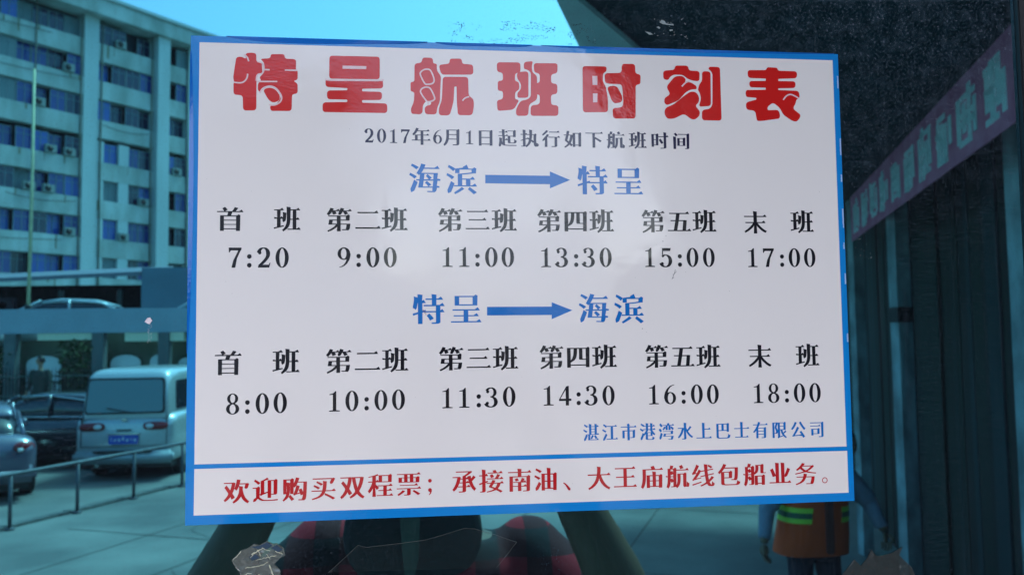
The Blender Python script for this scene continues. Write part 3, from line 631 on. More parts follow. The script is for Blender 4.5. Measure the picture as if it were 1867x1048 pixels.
for (x, y), (x2, y2), w_ in [((-9, -7), (3, -6), .5), ((3, -6), (10, -3), .4), ((-3, 4), (5, 9), .7), ((5, 9), (12, 6), .5), ((0, -1), (8, 1), .45), ((8, 1), (17, 2), .6), ((11, -5), (16, -16), .9), ((16, 6), (22, 3), .5), ((-19, 0), (-12, 7), .35), ((-5, 1), (0, 6), .35), ((-12, -13), (-3, -11), .4), ((2, -13), (9, -15), .35), ((4, 2), (2, 7), .5), ((12, -1), (9, 4), .4)]:
    n = 5; P_ = [(x+(x2-x)*k/n+rn.uniform(-.5, .5), y+(y2-y)*k/n+rn.uniform(-.5, .5)) for k in range(n+1)]
    add_tris(bm, fill([pos(pen(P_, w_, w_, lambda t: .4+.9*rn.random()))]), mm, .0016)
me = bpy.data.meshes.new('crease'); bm.to_mesh(me); bm.free(); link('crease', me, M_crease, st_)
bm = bmesh.new()
for L_ in ([(-4, 10), (3, 11), (9, 13.5), (14, 11), (9, 8), (2, 8.5)], [(12, 9), (17, 11), (22, 7), (18, 5)], [(-6, 2), (0, 4), (3, 1), (-3, -1)]):
    add_tris(bm, fill([pos([Vector(q) for q in L_])]), mm, .0013)
me = bpy.data.meshes.new('dark_backing'); bm.to_mesh(me); bm.free(); link('dark_backing', me, mat('sticker_backing', (.02, .05, .09), .5), st_)
M_stick2 = clear_film('torn_sticker_grey', (.35, .42, .40), .05, .05)
crumpled('torn_sticker', [(-12, -22), (-20, -15), (-8, -2), (-2, -8), (4, -2), (9, 6), (14, 0), (28, 2), (40, 8), (36, 0), (48, -12), (52, -22)], .60, 2.196, M_stick2,
         'flat grey scrap of torn sticker below the lower right corner of the timetable', 9, h=.0006, step=2.2)
# a sheet of clear tape under the timetable: hardly visible but for its rim
bm = bmesh.new(); T_ = [(118, -44), (143, -22), (150, -24), (200, -20), (235, -11), (243, -12), (262, -18), (280, -25), (262, -46)]
add_tris(bm, fill([pos([Vector(q) for q in T_])]), mm, .0003)
ct = on_glass('clear_tape', bm, clear_film('clear_tape_film', (.985, .99, .985), .01, .006), 0, 2.24695, 'clear tape stuck to the glass below the middle of the timetable, only its rim showing', 'tape')
bm = bmesh.new()
for a, b in zip(T_, T_[1:]):
    add_tris(bm, fill([pos(pen([a, ((a[0]+b[0])/2, (a[1]+b[1])/2-.25), b], .16, .16))]), mm, .0005)
me = bpy.data.meshes.new('tape_rim'); bm.to_mesh(me); bm.free(); link('tape_rim', me, mat('tape_rim', (.13, .13, .12), .6), ct)

# ================================================================ ground
bm = bmesh.new(); box(bm, -400, 400, -400, 60, -1, 0)
gnd = struct(obj('ground', bm, M_concrete))
jd = Vector((.42, -.907, 0)); jn = Vector((.907, .42, 0)); M_joint = mat('tarred_joint', (.035, .035, .035), .9)
def joint(p, d, l, w_=.008):
    bm = bmesh.new(); n = Vector((-d.y, d.x, 0))*w_; q = [p-n, p+n, p+d*l+n, p+d*l-n]; bm.faces.new([bm.verts.new((v.x, v.y, .004)) for v in q]); 
    for f in bm.faces:
        f.normal_update()
        if f.normal.z < 0: f.normal_flip()
    flat('expansion_joint', bm, M_joint, gnd)
for k in (-1.9, -.55, .8, 2.3, 4.0): joint(Vector((-3.2, -5.6, 0))+jn*k, jd, 12)
for k in (1.0, 4.2, 7.4): joint(Vector((-3.2, -5.6, 0))-jn*3.2+jd*k, jn, 9, .010)
rc = random.Random(15)
for k in range(9):                                                  # hair cracks
    p = Vector((rc.uniform(-5, 1.5), rc.uniform(-12, -5), 0)); a_ = rc.uniform(0, 6.28)
    for j in range(7):
        d_ = Vector((math.cos(a_), math.sin(a_), 0)); l_ = rc.uniform(.15, .4); joint(p, d_, l_, .004); p = p+d_*l_; a_ += rc.uniform(-.7, .7)
bm = bmesh.new(); box(bm, -3.4, 2.9, -2.0, 3.3, .0, .65)
struct(obj('landing', bm, mat('landing_tiles', (.33, .31, .29), .7, var=.2, scale=5)))
struct(obj('pavement', BX(-60, 1.5, -27, -19.6, 0.0, .14), mat('pavement_slabs', (.36, .35, .33), .85, var=.2, scale=2)))
# kerb along the railing: single stones
kerb = struct(empty('kerb', (-5.2, -10.9, 0), math.atan2(-.97, .45)))
kme = bpy.data.meshes.new('kerb_stone'); bm = BX(.01, .99, -.09, .09, 0, .035, bevel=.01); bmesh.ops.recalc_face_normals(bm, faces=bm.faces); bm.to_mesh(kme); bm.free()
for k in range(-6, 14):
    o = link('kerb_stone', kme, mat('kerb_granite', (.15, .15, .145), .8, var=.3, scale=9), kerb); o.location = (k, random.uniform(-.006, .006), 0)

# ================================================================ low railing
M_rail = mat('railing_paint', (.10, .11, .13), .5, .4, var=.3, scale=12)
rail = tag(empty('railing', (-4.62, -11.78, 0), math.atan2(-.97, .45)), 'low dark tubular railing reflected in front of the silver van', 'railing')
bm = bmesh.new(); tube(bm, [(-6.5, 0, .715), (8, 0, .715)], .028); obj('top_rail', bm, M_rail, rail, True)
for k in range(-6, 8):
    bm = bmesh.new(); tube(bm, [(0, 0, 0), (0, 0, .70)], .024); tube(bm, [(0, 0, 0), (0, 0, .03)], .06)
    if k == -6: p0 = obj('post', bm, M_rail, rail, True); p = p0
    else: bm.free(); p = p0.copy(); C.objects.link(p)
    p.location = (k*1.075, 0, 0)

# ================================================================ vehicles
def ring(hw, z0, z1, y, n=20, e=.45, tuck=.0):
    """rounded cross-section: half width, bottom, top, station"""
    r = []
    for k in range(n):
        a = 2*math.pi*(k+.5)/n; c, s = math.cos(a), math.sin(a)
        x = hw*math.copysign(abs(c)**e, c); v = math.copysign(abs(s)**e, s)
        z = (z0+z1)/2+(z1-z0)/2*v
        x *= 1-tuck*max(0, v)
        r.append((x, y, z))
    return r
M_tyre = mat('tyre_rubber', (.02, .02, .02), .85); M_rim = mat('wheel_rim', (.45, .46, .47), .35, .8)
M_cglass = mat('car_window', (.012, .02, .03), .06, spec=.8); M_trim = mat('dark_trim', (.02, .02, .022), .5); M_chrome = mat('chrome_trim', (.7, .7, .7), .15, 1.)
M_tail = mat('tail_lamp_red', (.26, .008, .012), .15, spec=.7); M_clearl = mat('lamp_clear', (.7, .7, .7), .15, spec=.7); M_plate = mat('number_plate_blue', (.02, .09, .5), .4)
M_plw = mat('number_plate_white', (.75, .78, .8), .5)
def wheel(root, x, y, r=.31):
    bm = bmesh.new(); n = 20; prof = [(-.1, .6*r), (-.1, .92*r), (-.07, r), (.07, r), (.1, .92*r), (.1, .6*r)]
    loft(bm, [[(x+px, y+pr*math.cos(2*math.pi*k/n), r+pr*math.sin(2*math.pi*k/n)) for k in range(n)] for px, pr in prof])
    w_ = obj('wheel', bm, M_tyre, root, True)
    bm = bmesh.new(); s = 1 if x > 0 else -1
    tube(bm, [(x+s*.085, y, r), (x+s*.106, y, r)], r*.62, 16); obj('rim', bm, M_rim, w_, True)
def plate(root, y, z, w_=.44, h_=.14, s=-1):
    p = obj('number_plate', BX(-w_/2, w_/2, y-.012, y+.012, z-h_/2, z+h_/2, bevel=.003), M_plate, root)
    bm = bmesh.new()
    for k in range(7):                                            # worn characters, too blurred to read
        x = -w_/2+.045+k*(w_-.09)/6
        if k == 2: x -= .004
        for q in range(2):
            a, b = random.uniform(-.035, .0), random.uniform(.005, .038)
            box(bm, x-.016+q*.018, x-.008+q*.018, y+s*.016, y+s*.013, z+a, z+b)
        box(bm, x-.018, x+.018, y+s*.016, y+s*.013, z+random.choice([-.034, .03, 0]), z+random.choice([-.034, .03, 0])+.009)
    obj('plate_lettering', bm, M_plw, p)

def make_van():
    """minibus seen from behind; nose along +y, tail at y = 0"""
    v = empty('silver_van')
    M_p = mat('silver_blue_paint', (.50, .53, .54), .28, .35, spec=.6, coat=.6)
    bm = bmesh.new()
    st = [(.0, .76, .34, .98), (.05, .82, .30, 1.12), (.3, .845, .27, 1.17), (1.0, .85, .25, 1.17), (2.6, .85, .25, 1.15), (3.6, .845, .25, 1.08), (4.2, .82, .27, .98), (4.55, .74, .32, .84), (4.65, .62, .38, .7)]
    loft(bm, [ring(h, a, b, y, 24, .26) for y, h, a, b in st]); obj('body', bm, M_p, v, True)
    bm = bmesh.new()
    st = [(.03, .72, 1.0, 1.12), (.06, .735, 1.0, 1.5), (.16, .735, 1.0, 1.84), (.34, .74, 1.0, 1.93), (.8, .745, 1.0, 1.955), (2.6, .745, 1.0, 1.95), (3.2, .73, 1.0, 1.90), (3.7, .70, 1.0, 1.55), (4.05, .68, .95, 1.12)]
    loft(bm, [ring(h, a, b, y, 28, .22, .07) for y, h, a, b in st]); obj('cabin', bm, M_p, v, True)
    # rear window, rounded, in a dark rubber surround
    def pane(nm, x0, x1, z0, z1, y0, y1, m, r=.07, par=v):
        bm = bmesh.new(); pts = fillet([Vector(q) for q in [(x0, z0), (x1, z0), (x1-.03, z1), (x0+.03, z1)]], r)
        a = [bm.verts.new((p.x, y0+(y1-y0)*(p.y-z0)/(z1-z0), p.y)) for p in pts]; b = [bm.verts.new((p.x, y0+(y1-y0)*(p.y-z0)/(z1-z0)+.03, p.y)) for p in pts]
        bm.faces.new(a); bm.faces.new(b[::-1])
        for i in range(len(a)): bm.faces.new((a[i], b[i], b[(i+1) % len(a)], a[(i+1) % len(a)]))
        return obj(nm, bm, m, par)
    s_ = pane('rear_window_seal', -.69, .69, 1.16, 1.79, -.005, .075, M_trim)
    pane('rear_window', -.655, .655, 1.195, 1.755, -.012, .068, mat('van_rear_glass', (.10, .17, .19), .06, spec=.9), par=s_)
    bm = bmesh.new(); tube(bm, [(-.1, -.035, 1.19), (.3, -.03, 1.27)], .012, 6); obj('wiper', bm, M_trim, v)
    for s in (-1, 1):
        bm = bmesh.new(); loft(bm, [[(s*(.54+.21*math.copysign(abs(math.cos(a))**.6, math.cos(a))), -.03+d, .945+.07*math.copysign(abs(math.sin(a))**.6, math.sin(a))) for a in [2*math.pi*k/18 for k in range(18)]] for d in (0, .09)])
        tl = obj('tail_lamp', bm, M_tail, v, True)
        bm = bmesh.new(); loft(bm, [[(s*(.44+.07*math.cos(a)), -.036+d, .945+.045*math.sin(a)) for a in [2*math.pi*k/14 for k in range(14)]] for d in (0, .02)]); obj('lamp_lens', bm, M_clearl, tl, True)
    for s in (-1, 1):
        for y0, y1 in ((.45, 1.55), (1.65, 2.55), (2.65, 3.3)):
            bm = bmesh.new(); pts = fillet([Vector(q) for q in [(y0, 1.2), (y1, 1.2), (y1-.03, 1.72), (y0+.04, 1.72)]], .06)
            a = [bm.verts.new((s*(.758-.05*(p.y-1.2)), p.x, p.y)) for p in pts]; b = [bm.verts.new((s*(.72-.05*(p.y-1.2)), p.x, p.y)) for p in pts]
            bm.faces.new(a); bm.faces.new(b[::-1])
            for i in range(len(a)): bm.faces.new((a[i], b[i], b[(i+1) % len(a)], a[(i+1) % len(a)]))
            obj('side_window', bm, M_cglass, v)
    obj('rear_bumper', BX(-.85, .85, -.09, .1, .30, .52, bevel=.05), mat('van_bumper', (.36, .40, .43), .45, .2), v, True)
    obj('bumper_step', BX(-.5, .5, -.11, -.04, .50, .53, bevel=.01), M_trim, v)
    plate(v, -.03, .72, .50, .16)
    for b_ in ((-.735, -.725, .60, 1.12), (.725, .735, .60, 1.12), (-.735, .735, .595, .605)):
        obj('tailgate_seam', BX(b_[0], b_[1], -.012, .06, b_[2], b_[3]), M_trim, v)
    obj('tailgate_handle', BX(-.13, .13, -.045, -.0, .865, .895, bevel=.01), M_trim, v)
    obj('plate_hood', BX(-.28, .28, -.06, .0, .80, .83, bevel=.01), M_chrome, v)
    bm = bmesh.new(); loft(bm, [[(.05*math.cos(a), -.02+d, 1.06+.03*math.sin(a)) for a in [2*math.pi*k/14 for k in range(14)]] for d in (0, .03)]); obj('badge', bm, M_chrome, v)
    for s in (-1, 1):
        wheel(v, s*.72, .85); wheel(v, s*.72, 3.7)
    obj('underbody', BX(-.75, .75, .2, 4.2, .2, .34), M_trim, v)
    bm = bmesh.new(); tube(bm, [(.45, -.02, .27), (.45, .5, .27)], .035); obj('exhaust', bm, M_chrome, v)
    return v
van = make_van(); tag(van, 'silver minibus parked beyond the low railing, rear window and blue plate towards us', 'van')
van.location = (-4.93, -14.55, 0); van.rotation_euler.z = R(180+2)

def make_sedan(paint, plate_on=True):
    """saloon, nose along +y, tail at y = 0"""
    v = empty('parked_car')
    bm = bmesh.new()
    st = [(.0, .70, .42, .80), (.06, .80, .30, .98), (.35, .87, .24, 1.02), (1.0, .89, .22, 1.0), (2.2, .90, .22, .96), (3.2, .89, .22, .93), (3.9, .86, .24, .86), (4.4, .78, .28, .74), (4.58, .62, .34, .62)]
    loft(bm, [ring(h, a, b, y, 24, .42) for y, h, a, b in st]); obj('body', bm, paint, v, True)
    bm = bmesh.new()
    st = [(.55, .62, .9, 1.0), (1.0, .66, .88, 1.28), (1.35, .67, .86, 1.38), (2.2, .68, .86, 1.42), (2.7, .67, .86, 1.36), (3.35, .66, .84, 1.02), (3.6, .64, .8, .93)]
    loft(bm, [ring(h, a, b, y, 24, .5, .12) for y, h, a, b in st]); obj('glasshouse', bm, M_cglass, v, True)
    bm = bmesh.new()
    st = [(.95, .60, 1.22, 1.29), (1.35, .615, 1.28, 1.415), (2.2, .625, 1.30, 1.455), (2.65, .61, 1.26, 1.40)]
    loft(bm, [ring(h, a, b, y, 20, .5, .05) for y, h, a, b in st]); obj('roof', bm, paint, v, True)
    for s in (-1, 1):
        for pts in ([(.5, .98), (1.15, 1.30)], [(1.95, .98), (1.97, 1.40)], [(3.5, .96), (2.65, 1.38)]):
            bm = bmesh.new(); tube(bm, [(s*(.70-.06*(z-.96)), y, z) for y, z in pts], .035, 6); obj('pillar', bm, paint, v, True)
        bm = bmesh.new(); tube(bm, [(s*.70, .6, .985), (s*.705, 2.0, .985), (s*.70, 3.4, .965)], .014, 6); tube(bm, [(s*.67, .6, 1.02), (s*.645, 1.2, 1.30), (s*.635, 2.0, 1.40), (s*.64, 2.7, 1.36)], .013, 6); obj('chrome_strip', bm, M_chrome, v, True)
        bm = bmesh.new(); loft(bm, [[(s*(.66+.15*math.cos(a)), -.045+d+.13*(math.cos(a)*.5+.5), .84+.085*math.sin(a)) for a in [2*math.pi*k/16 for k in range(16)]] for d in (-.01, .09)])
        tl = obj('tail_lamp', bm, M_tail, v, True)
        bm = bmesh.new(); loft(bm, [[(s*(.60+.05*math.cos(a)), -.05+d+.02, .80+.03*math.sin(a)) for a in [2*math.pi*k/12 for k in range(12)]] for d in (0, .02)]); obj('lamp_lens', bm, M_clearl, tl, True)
        wheel(v, s*.8, .95); wheel(v, s*.8, 3.55)
        bm = bmesh.new(); tube(bm, [(s*.84, 2.95, .95), (s*1.0, 2.9, 1.0)], [.03, .075], 8); obj('wing_mirror', bm, paint, v, True)
    obj('rear_bumper', BX(-.84, .84, -.05, .2, .30, .56, bevel=.07), paint, v, True)
    if plate_on: plate(v, -.035, .66)
    obj('underbody', BX(-.75, .75, .25, 4.2, .17, .3), M_trim, v)
    bm = bmesh.new(); loft(bm, [[(.055*math.cos(a), -.03+d, .87+.055*math.sin(a)) for a in [2*math.pi*k/14 for k in range(14)]] for d in (0, .03)]); obj('badge', bm, M_chrome, v)
    return v
near = make_sedan(mat('plum_grey_paint', (.13, .12, .17), .25, .3, spec=.6, coat=.8)); tag(near, 'plum-grey saloon cut by the left edge, its red tail lamp reflected below the black saloon', 'car')
near.location = (-6.36, -12.45, 0); near.rotation_euler.z = R(180-30)
dark = make_sedan(mat('black_blue_paint', (.018, .02, .03), .18, .2, spec=.7, coat=.9)); tag(dark, 'dark saloon with chrome window line, reflected between the silver van and the plum car', 'car')
dark.location = (-4.9, -16.6, 0); dark.rotation_euler.z = R(90+16)
far = None
for x, yv, rz, lab in ((-9.3, 23.7, 84, 'pale car on the terrace whose roof shows above the concrete band at far left'), (-5.4, 23.9, 96, 'pale car on the terrace whose roof shows above the concrete band beside the timetable')):
    if far is None: far = make_sedan(mat('pale_car_paint', (.42, .48, .52), .3, .3, coat=.5), False); f_ = far
    else: f_ = copy_tree(far)
    tag(f_, lab, 'car'); f_.location = (x+2, -yv, 2.2); f_.rotation_euler.z = R(rz); f_.name = 'parked_car'

# ================================================================ terrace, band, gate fence behind the cars
M_band = mat('painted_band', (.34, .42, .48), .7, var=.12, scale=1.5)
struct(obj('terrace', BX(-30, 3, -30, -22.6, 0.0, 2.2), mat('terrace_wall', (.13, .15, .11), .9, col2=(.06, .075, .05), scale=1.1)))
struct(obj('terrace_parapet', BX(-30, 3, -22.75, -22.6, 2.2, 2.7), MATS['terrace_wall']))
gal = tag(empty('covered_walk', (-9, -22, 0)), 'long pale concrete band on square piers reflected above the van, fence behind it', 'building')
part('band', BX(-30, 3, -22.25, -21.95, 2.68, 3.32), M_band, gal)
part('lintel', BX(-9.6, -8.0, -22.2, -21.98, 2.5, 2.679), mat('cream_paint', (.75, .70, .50), .7), gal); part('lintel', BX(-7.45, -5.95, -22.2, -21.98, 2.45, 2.679), MATS['cream_paint'], gal)
for x in (-12.3, -10.25, -8.1, -6.45, -5.6, -3.6, -1.6):
    part('pier', BX(x-.14, x+.14, -22.2, -21.9, .14, 2.679), mat('pier_paint', (.12, .15, .15), .8, var=.2, scale=3), gal)
M_arch = mat('white_gate_paint', (.85, .87, .86), .6, var=.12, scale=2)
for i, (x0, x1) in enumerate(((-10.05, -9.2), (-7.95, -7.2), (-6.95, -6.5), (-6.2, -4.2))):
    g = tag(empty('arched_gate', ((x0+x1)/2, -22.45, .14)), ['white arched gate leaf behind the walking man', 'white arched gate leaf just right of the dark railings', 'narrow white gate leaf between the van and the piers', 'wide white arched gate leaf next to the timetable edge'][i], 'gate')
    w_ = x1-x0; pts = [(-w_/2, 0), (w_/2, 0), (w_/2, 1.75)]+[(w_/2*math.cos(a), 1.75+.2*math.sin(a)) for a in [math.pi*k/8 for k in range(1, 8)]]+[(-w_/2, 1.75)]
    bm = bmesh.new(); prism(bm, pts, -.03, .03); obj('leaf', bm, M_arch, g)
    bm = bmesh.new()
    for k in range(1, 6): tube(bm, [(-w_/2+w_*k/6, .06, .1), (-w_/2+w_*k/6, .06, 1.3)], .015, 5)
    for z in (.15, .7, 1.25): tube(bm, [(-w_/2, .06, z), (w_/2, .06, z)], .018, 5)
    tag(obj('grille_bars', bm, M_trim, g), kind='stuff')
fence = tag(empty('iron_fence', (-10, -21.6, .14)), 'black iron railings reflected under the concrete band, pointed bars close together', 'fence')
bm = bmesh.new()
for k in range(150):
    x = -14.5+k*.085
    tube(bm, [(x+10, 0, 0), (x+10, 0, 1.55), (x+10, 0, 1.68)], [.012, .012, .002], 5)
tag(obj('pickets', bm, mat('black_iron', (.015, .017, .02), .5, .5), fence), kind='stuff')
for z in (.15, .95, 1.45):
    bm = bmesh.new(); tube(bm, [(-4.5, 0, z), (8.3, 0, z)], .02, 5); obj('rail', bm, mat('fence_rail', (.09, .11, .10), .5), fence)
# shrubs behind the fence
def leaves(n, x0, x1, y0, y1, z0, z1, s, seed):
    rn = random.Random(seed); bm = bmesh.new()
    for i in range(n):
        p = Vector((rn.uniform(x0, x1), rn.uniform(y0, y1), z0+(z1-z0)*rn.random()**.8))
        if noise.noise(p*.9) < -.12 or (seed == 3 and (-10.15 < p.x < -9.1 or p.x > -8.05)): continue
        u = Vector((rn.gauss(0, 1), rn.gauss(0, 1), rn.gauss(0, 1))).normalized()*s; v = u.cross(Vector((rn.gauss(0, 1), rn.gauss(0, 1), rn.gauss(0, 1)))).normalized()*s*.5
        bm.faces.new([bm.verts.new(q) for q in (p-u, p+v, p+u, p-v)])
    return bm
tag(flat('hedge', leaves(5200, -15, -7.3, -22.5, -21.9, .14, 2.5, .09, 3), mat('hedge_leaf', (.06, .10, .03), .7, col2=(.025, .05, .015), scale=3)), 'dark green shrubs crowding behind the iron fence', 'hedge', kind='stuff')

# ================================================================ market shed between the cars and the flats
shed = tag(empty('market_shed', (-12, -30, 0)), 'long low dark market shed reflected at the foot of the block of flats', 'shed')
bm = bmesh.new(); vs = [(-24, -30.0, 4.35), (-9.66, -30.0, 4.95), (-9.66, -34, 5.5), (-24, -34, 4.9)]
prism_ = [bm.verts.new(p) for p in vs]+[bm.verts.new((p[0], p[1], p[2]-.14)) for p in vs]
for f in ((0, 1, 2, 3), (7, 6, 5, 4), (0, 4, 5, 1), (1, 5, 6, 2), (2, 6, 7, 3), (3, 7, 4, 0)): bm.faces.new([prism_[i] for i in f])
part('roof', bm, mat('shed_roof_edge', (.20, .20, .25), .6, var=.2), shed)
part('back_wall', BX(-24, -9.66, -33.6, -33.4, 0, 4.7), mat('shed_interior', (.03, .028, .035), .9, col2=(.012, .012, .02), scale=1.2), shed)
for x in (-20, -17.3, -14.9, -12.4, -10.4): part('post', BX(x-.08, x+.08, -30.3, -30.14, 0, 4.3), M_trim, shed)
part('side_wall', BX(-9.64, -2.5, -33.4, -30.1, 0, 5.1), mat('shed_blue_wall', (.17, .25, .33), .8, var=.2, scale=1), shed)
rn = random.Random(12)
for i in range(14):
    x = rn.uniform(-15.5, -10.5); z = rn.uniform(2.8, 3.9); s = rn.uniform(.12, .3)
    o = part('goods', BX(x-s, x+s, -32.2, -31.9, z-s, z+s, bevel=.03), mat('goods_'+'abc'[i % 3], [(.10, .05, .08), (.05, .08, .18), (.22, .20, .22)][i % 3], .7), shed)

# ================================================================ block of flats
TH = 50.686
flats = tag(empty('block_of_flats', (-28.47, -60, 0), R(-TH)), 'long pale block of flats with rows of blue glazed balconies, reflected at left', 'building')
M_tile = mat('pale_facade_tile', (.62, .66, .63), .75, col2=(.36, .40, .36), scale=.75, detail=10, stretch=(1, 1, .35))
M_tile2 = mat('pier_tile', (.62, .68, .67), .75, var=.15, scale=.8, detail=8, stretch=(1, 1, .2))
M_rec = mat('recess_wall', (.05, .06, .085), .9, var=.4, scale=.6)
def fpart(name, m, *b, bevel=0., label=None):
    o = obj(name, BX(*b, bevel=bevel), m, flats)
    if label: o['label'] = label
    return o
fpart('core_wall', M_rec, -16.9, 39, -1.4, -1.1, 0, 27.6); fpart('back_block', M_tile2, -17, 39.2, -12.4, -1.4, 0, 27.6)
SILL = [25.7, 22.75, 19.7, 16.4, 13.4, 10.4, 7.4, 4.3]
WINM = [mat('pane_navy', (.012, .04, .24), .12, spec=.7), mat('pane_deep', (.008, .016, .06), .1, spec=.7), mat('pane_blue', (.03, .10, .42), .15, spec=.6), mat('pane_curtain', (.16, .22, .24), .5)]
M_wf = mat('window_frame_grey', (.22, .27, .30), .5)
fme = {}
def flat_window(s0, s1, z0, z1, k, y=-.45):
    w_, h_ = round(s1-s0, 2), round(z1-z0, 2)
    if (w_, h_) not in fme:
        bm = bmesh.new(); t_ = .05
        box(bm, 0, w_, -.04, .04, 0, t_); box(bm, 0, w_, -.04, .04, h_-t_, h_); box(bm, 0, t_, -.04, .04, t_, h_-t_); box(bm, w_-t_, w_, -.04, .04, t_, h_-t_); box(bm, w_/2-.025, w_/2+.025, -.04, .04, t_, h_-t_)
        box(bm, t_, w_-t_, -.04, .04, h_*.68, h_*.68+.04)
        a = bpy.data.meshes.new('window'); bmesh.ops.recalc_face_normals(bm, faces=bm.faces); bm.to_mesh(a); bm.free(); a.materials.append(M_wf)
        ps = []
        for m in WINM:
            b_ = bpy.data.meshes.new('pane'); bm = BX(.05, w_-.05, -.012, .012, .05, h_-.05); bmesh.ops.recalc_face_normals(bm, faces=bm.faces); bm.to_mesh(b_); bm.free(); b_.materials.append(m); ps.append(b_)
        fme[(w_, h_)] = (a, ps)
    a, ps = fme[(w_, h_)]
    o = bpy.data.objects.new('window', a); C.objects.link(o); o.parent = flats; o.location = (s0, y, z0)
    p = bpy.data.objects.new('pane', ps[k]); C.objects.link(p); p.parent = o
rn = random.Random(21)
bays = [(-16, 5.5), (6.65, 11.45), (12.55, 14.7), (15.7, 22.5), (23.7, 30.5), (31.7, 38.4)]
for bi, (a, b) in enumerate(bays):
    for fi, z in enumerate(SILL):
        top = z+1.75 if fi else 27.55
        bot = z-1.42
        lower_b = bi == 1 and fi >= 3 and fi < 7
        if not lower_b:
            fpart('balcony_wall', M_tile, a, b, -.9, 0.0, bot, z, bevel=.03)
            n = max(1, round((b-a)/1.2)); st = (b-a)/n
            if bi > 3: continue
            for k in range(n):
                if rn.random() < .04: continue
                flat_window(a+k*st+.02, a+k*st+.02+round(st-.04, 2), z+.02, z+.02+1.56, rn.choices([0, 1, 2, 3], [5, 5, 3, 2])[0], -.25 if rn.random() < .6 else -.7)
        else:
            fpart('balcony_wall', M_tile, 6.65, 11.45, -.9, 0.0, bot, z, bevel=.03)
            fpart('wall_panel', M_tile2, 6.65, 7.25, -.9, -.02, z, z+1.64); fpart('wall_panel', M_tile2, 8.5, 9.35, -.9, -.02, z, z+1.64)
            flat_window(7.27, 8.48, z+.02, z+1.58, rn.choice([0, 2, 3]), -.3)
            flat_window(9.4, 10.4, z+.02, z+1.58, rn.choice([0, 1]), -.4); flat_window(10.42, 11.42, z+.02, z+1.58, rn.choice([0, 1, 2]), -.4)
for a, b, y in ((5.5, 6.65, .05), (11.45, 12.55, .55), (14.7, 15.7, .05), (22.5, 23.7, .05), (30.5, 31.7, .05), (38.4, 39.3, .05), (-17, -16, .05)):
    fpart('pier', M_tile2, a, b, -1.1, y, 0, 27.6)
fpart('eave', M_tile, -17.5, 39.8, -12.5, .9, 27.6, 28.9, bevel=.05)
fpart('roof_rim', mat('roof_rim_pale', (.5, .56, .56), .7), -17.7, 40, -12.7, 1.1, 28.9, 29.15)
ac0 = None
for s, fi in ((2.2, 2), (4.3, 1), (4.5, 3), (3.1, 3), (1.6, 4), (3.0, 4), (4.6, 5), (8.9, 5), (13.6, 3), (10.6, 4), (-1.5, 3), (8.4, 0), (-3.4, 1)):
    z = SILL[fi]
    if ac0 is None:
        bm = BX(-.42, .42, 0, .34, .0, .6, bevel=.03); ac0 = obj('air_conditioner', bm, mat('ac_casing', (.30, .33, .31), .6), flats); a_ = ac0
        bm = bmesh.new(); tube(bm, [(-.1, .34, .3), (-.1, .36, .3)], .23, 16); g0 = obj('fan_grille', bm, M_trim, ac0, True)
    else:
        a_ = ac0.copy(); C.objects.link(a_); g_ = g0.copy(); C.objects.link(g_); g_.parent = a_
    a_.location = (s, -.12, z+.01)
pp0 = None
for s_ in (-9.2, -2.1, 1.9, 5.3, 6.9, 11.2, 12.8, 14.55, 17.2, 21.9):
    if pp0 is None:
        bm = bmesh.new(); tube(bm, [(0, .06, 0), (0, .06, 27.5)], .055, 6); pp0 = obj('drain_pipe', bm, mat('rusty_pipe', (.20, .19, .15), .8, var=.4, scale=2), flats, True); p_ = pp0
    else: p_ = pp0.copy(); C.objects.link(p_)
    p_.location = (s_, .0, 0)
for fi, (sa, sb) in enumerate(((-12, 3), (-6, 5), (7, 11), (-14, -1), (0, 5), (-9, 4))):
    z = SILL[fi]-.35; bm = bmesh.new(); tube(bm, [(sa+(sb-sa)*k/8, .1, z-.25*math.sin(math.pi*k/8)) for k in range(9)], .02, 5); obj('cable', bm, M_trim, flats)
rn2 = random.Random(8)
stm = mat('rust_stain', (.30, .27, .18), .9, var=.3, scale=3)
for k in range(46):
    fi = rn2.randrange(7); s_ = rn2.uniform(-12, 14); l_ = rn2.uniform(.35, 1.1); w_ = rn2.uniform(.05, .16)
    obj('stain', BX(s_, s_+w_, .0, .004, SILL[fi]-l_, SILL[fi]-.01), stm, flats)
# a plain block and trees far behind it, low on the skyline
fb = tag(empty('distant_building', (-2, -95, 0), R(-20)), 'low pale building far down the street', 'building')
obj('wall', BX(-16, 30, -6, 6, 0, 8.5), M_tile2, fb); obj('roof', BX(-16.5, 30.5, -6.5, 6.5, 8.5, 9.1), M_wall, fb)
for k in range(14):
    obj('window', BX(-14+k*3, -12.4+k*3, 6.0, 6.06, 4.8, 6.6), WINM[1], fb)

# pale yellow pole in front of the flats
pole = tag(empty('pole', (-9.9, -22.1, 3.32)), 'thin pale yellow pole standing on the concrete band in front of the flats', 'pole')
bm = bmesh.new(); tube(bm, [(0, 0, 0), (0, 0, 6.4)], [.045, .035], 8); obj('shaft', bm, mat('yellow_pole_paint', (.70, .66, .40), .6, var=.3, scale=4), pole, True)
bm = bmesh.new(); tube(bm, [(0, 0, 0), (0, 0, .12)], .09, 10); obj('base', bm, M_trim, pole, True)

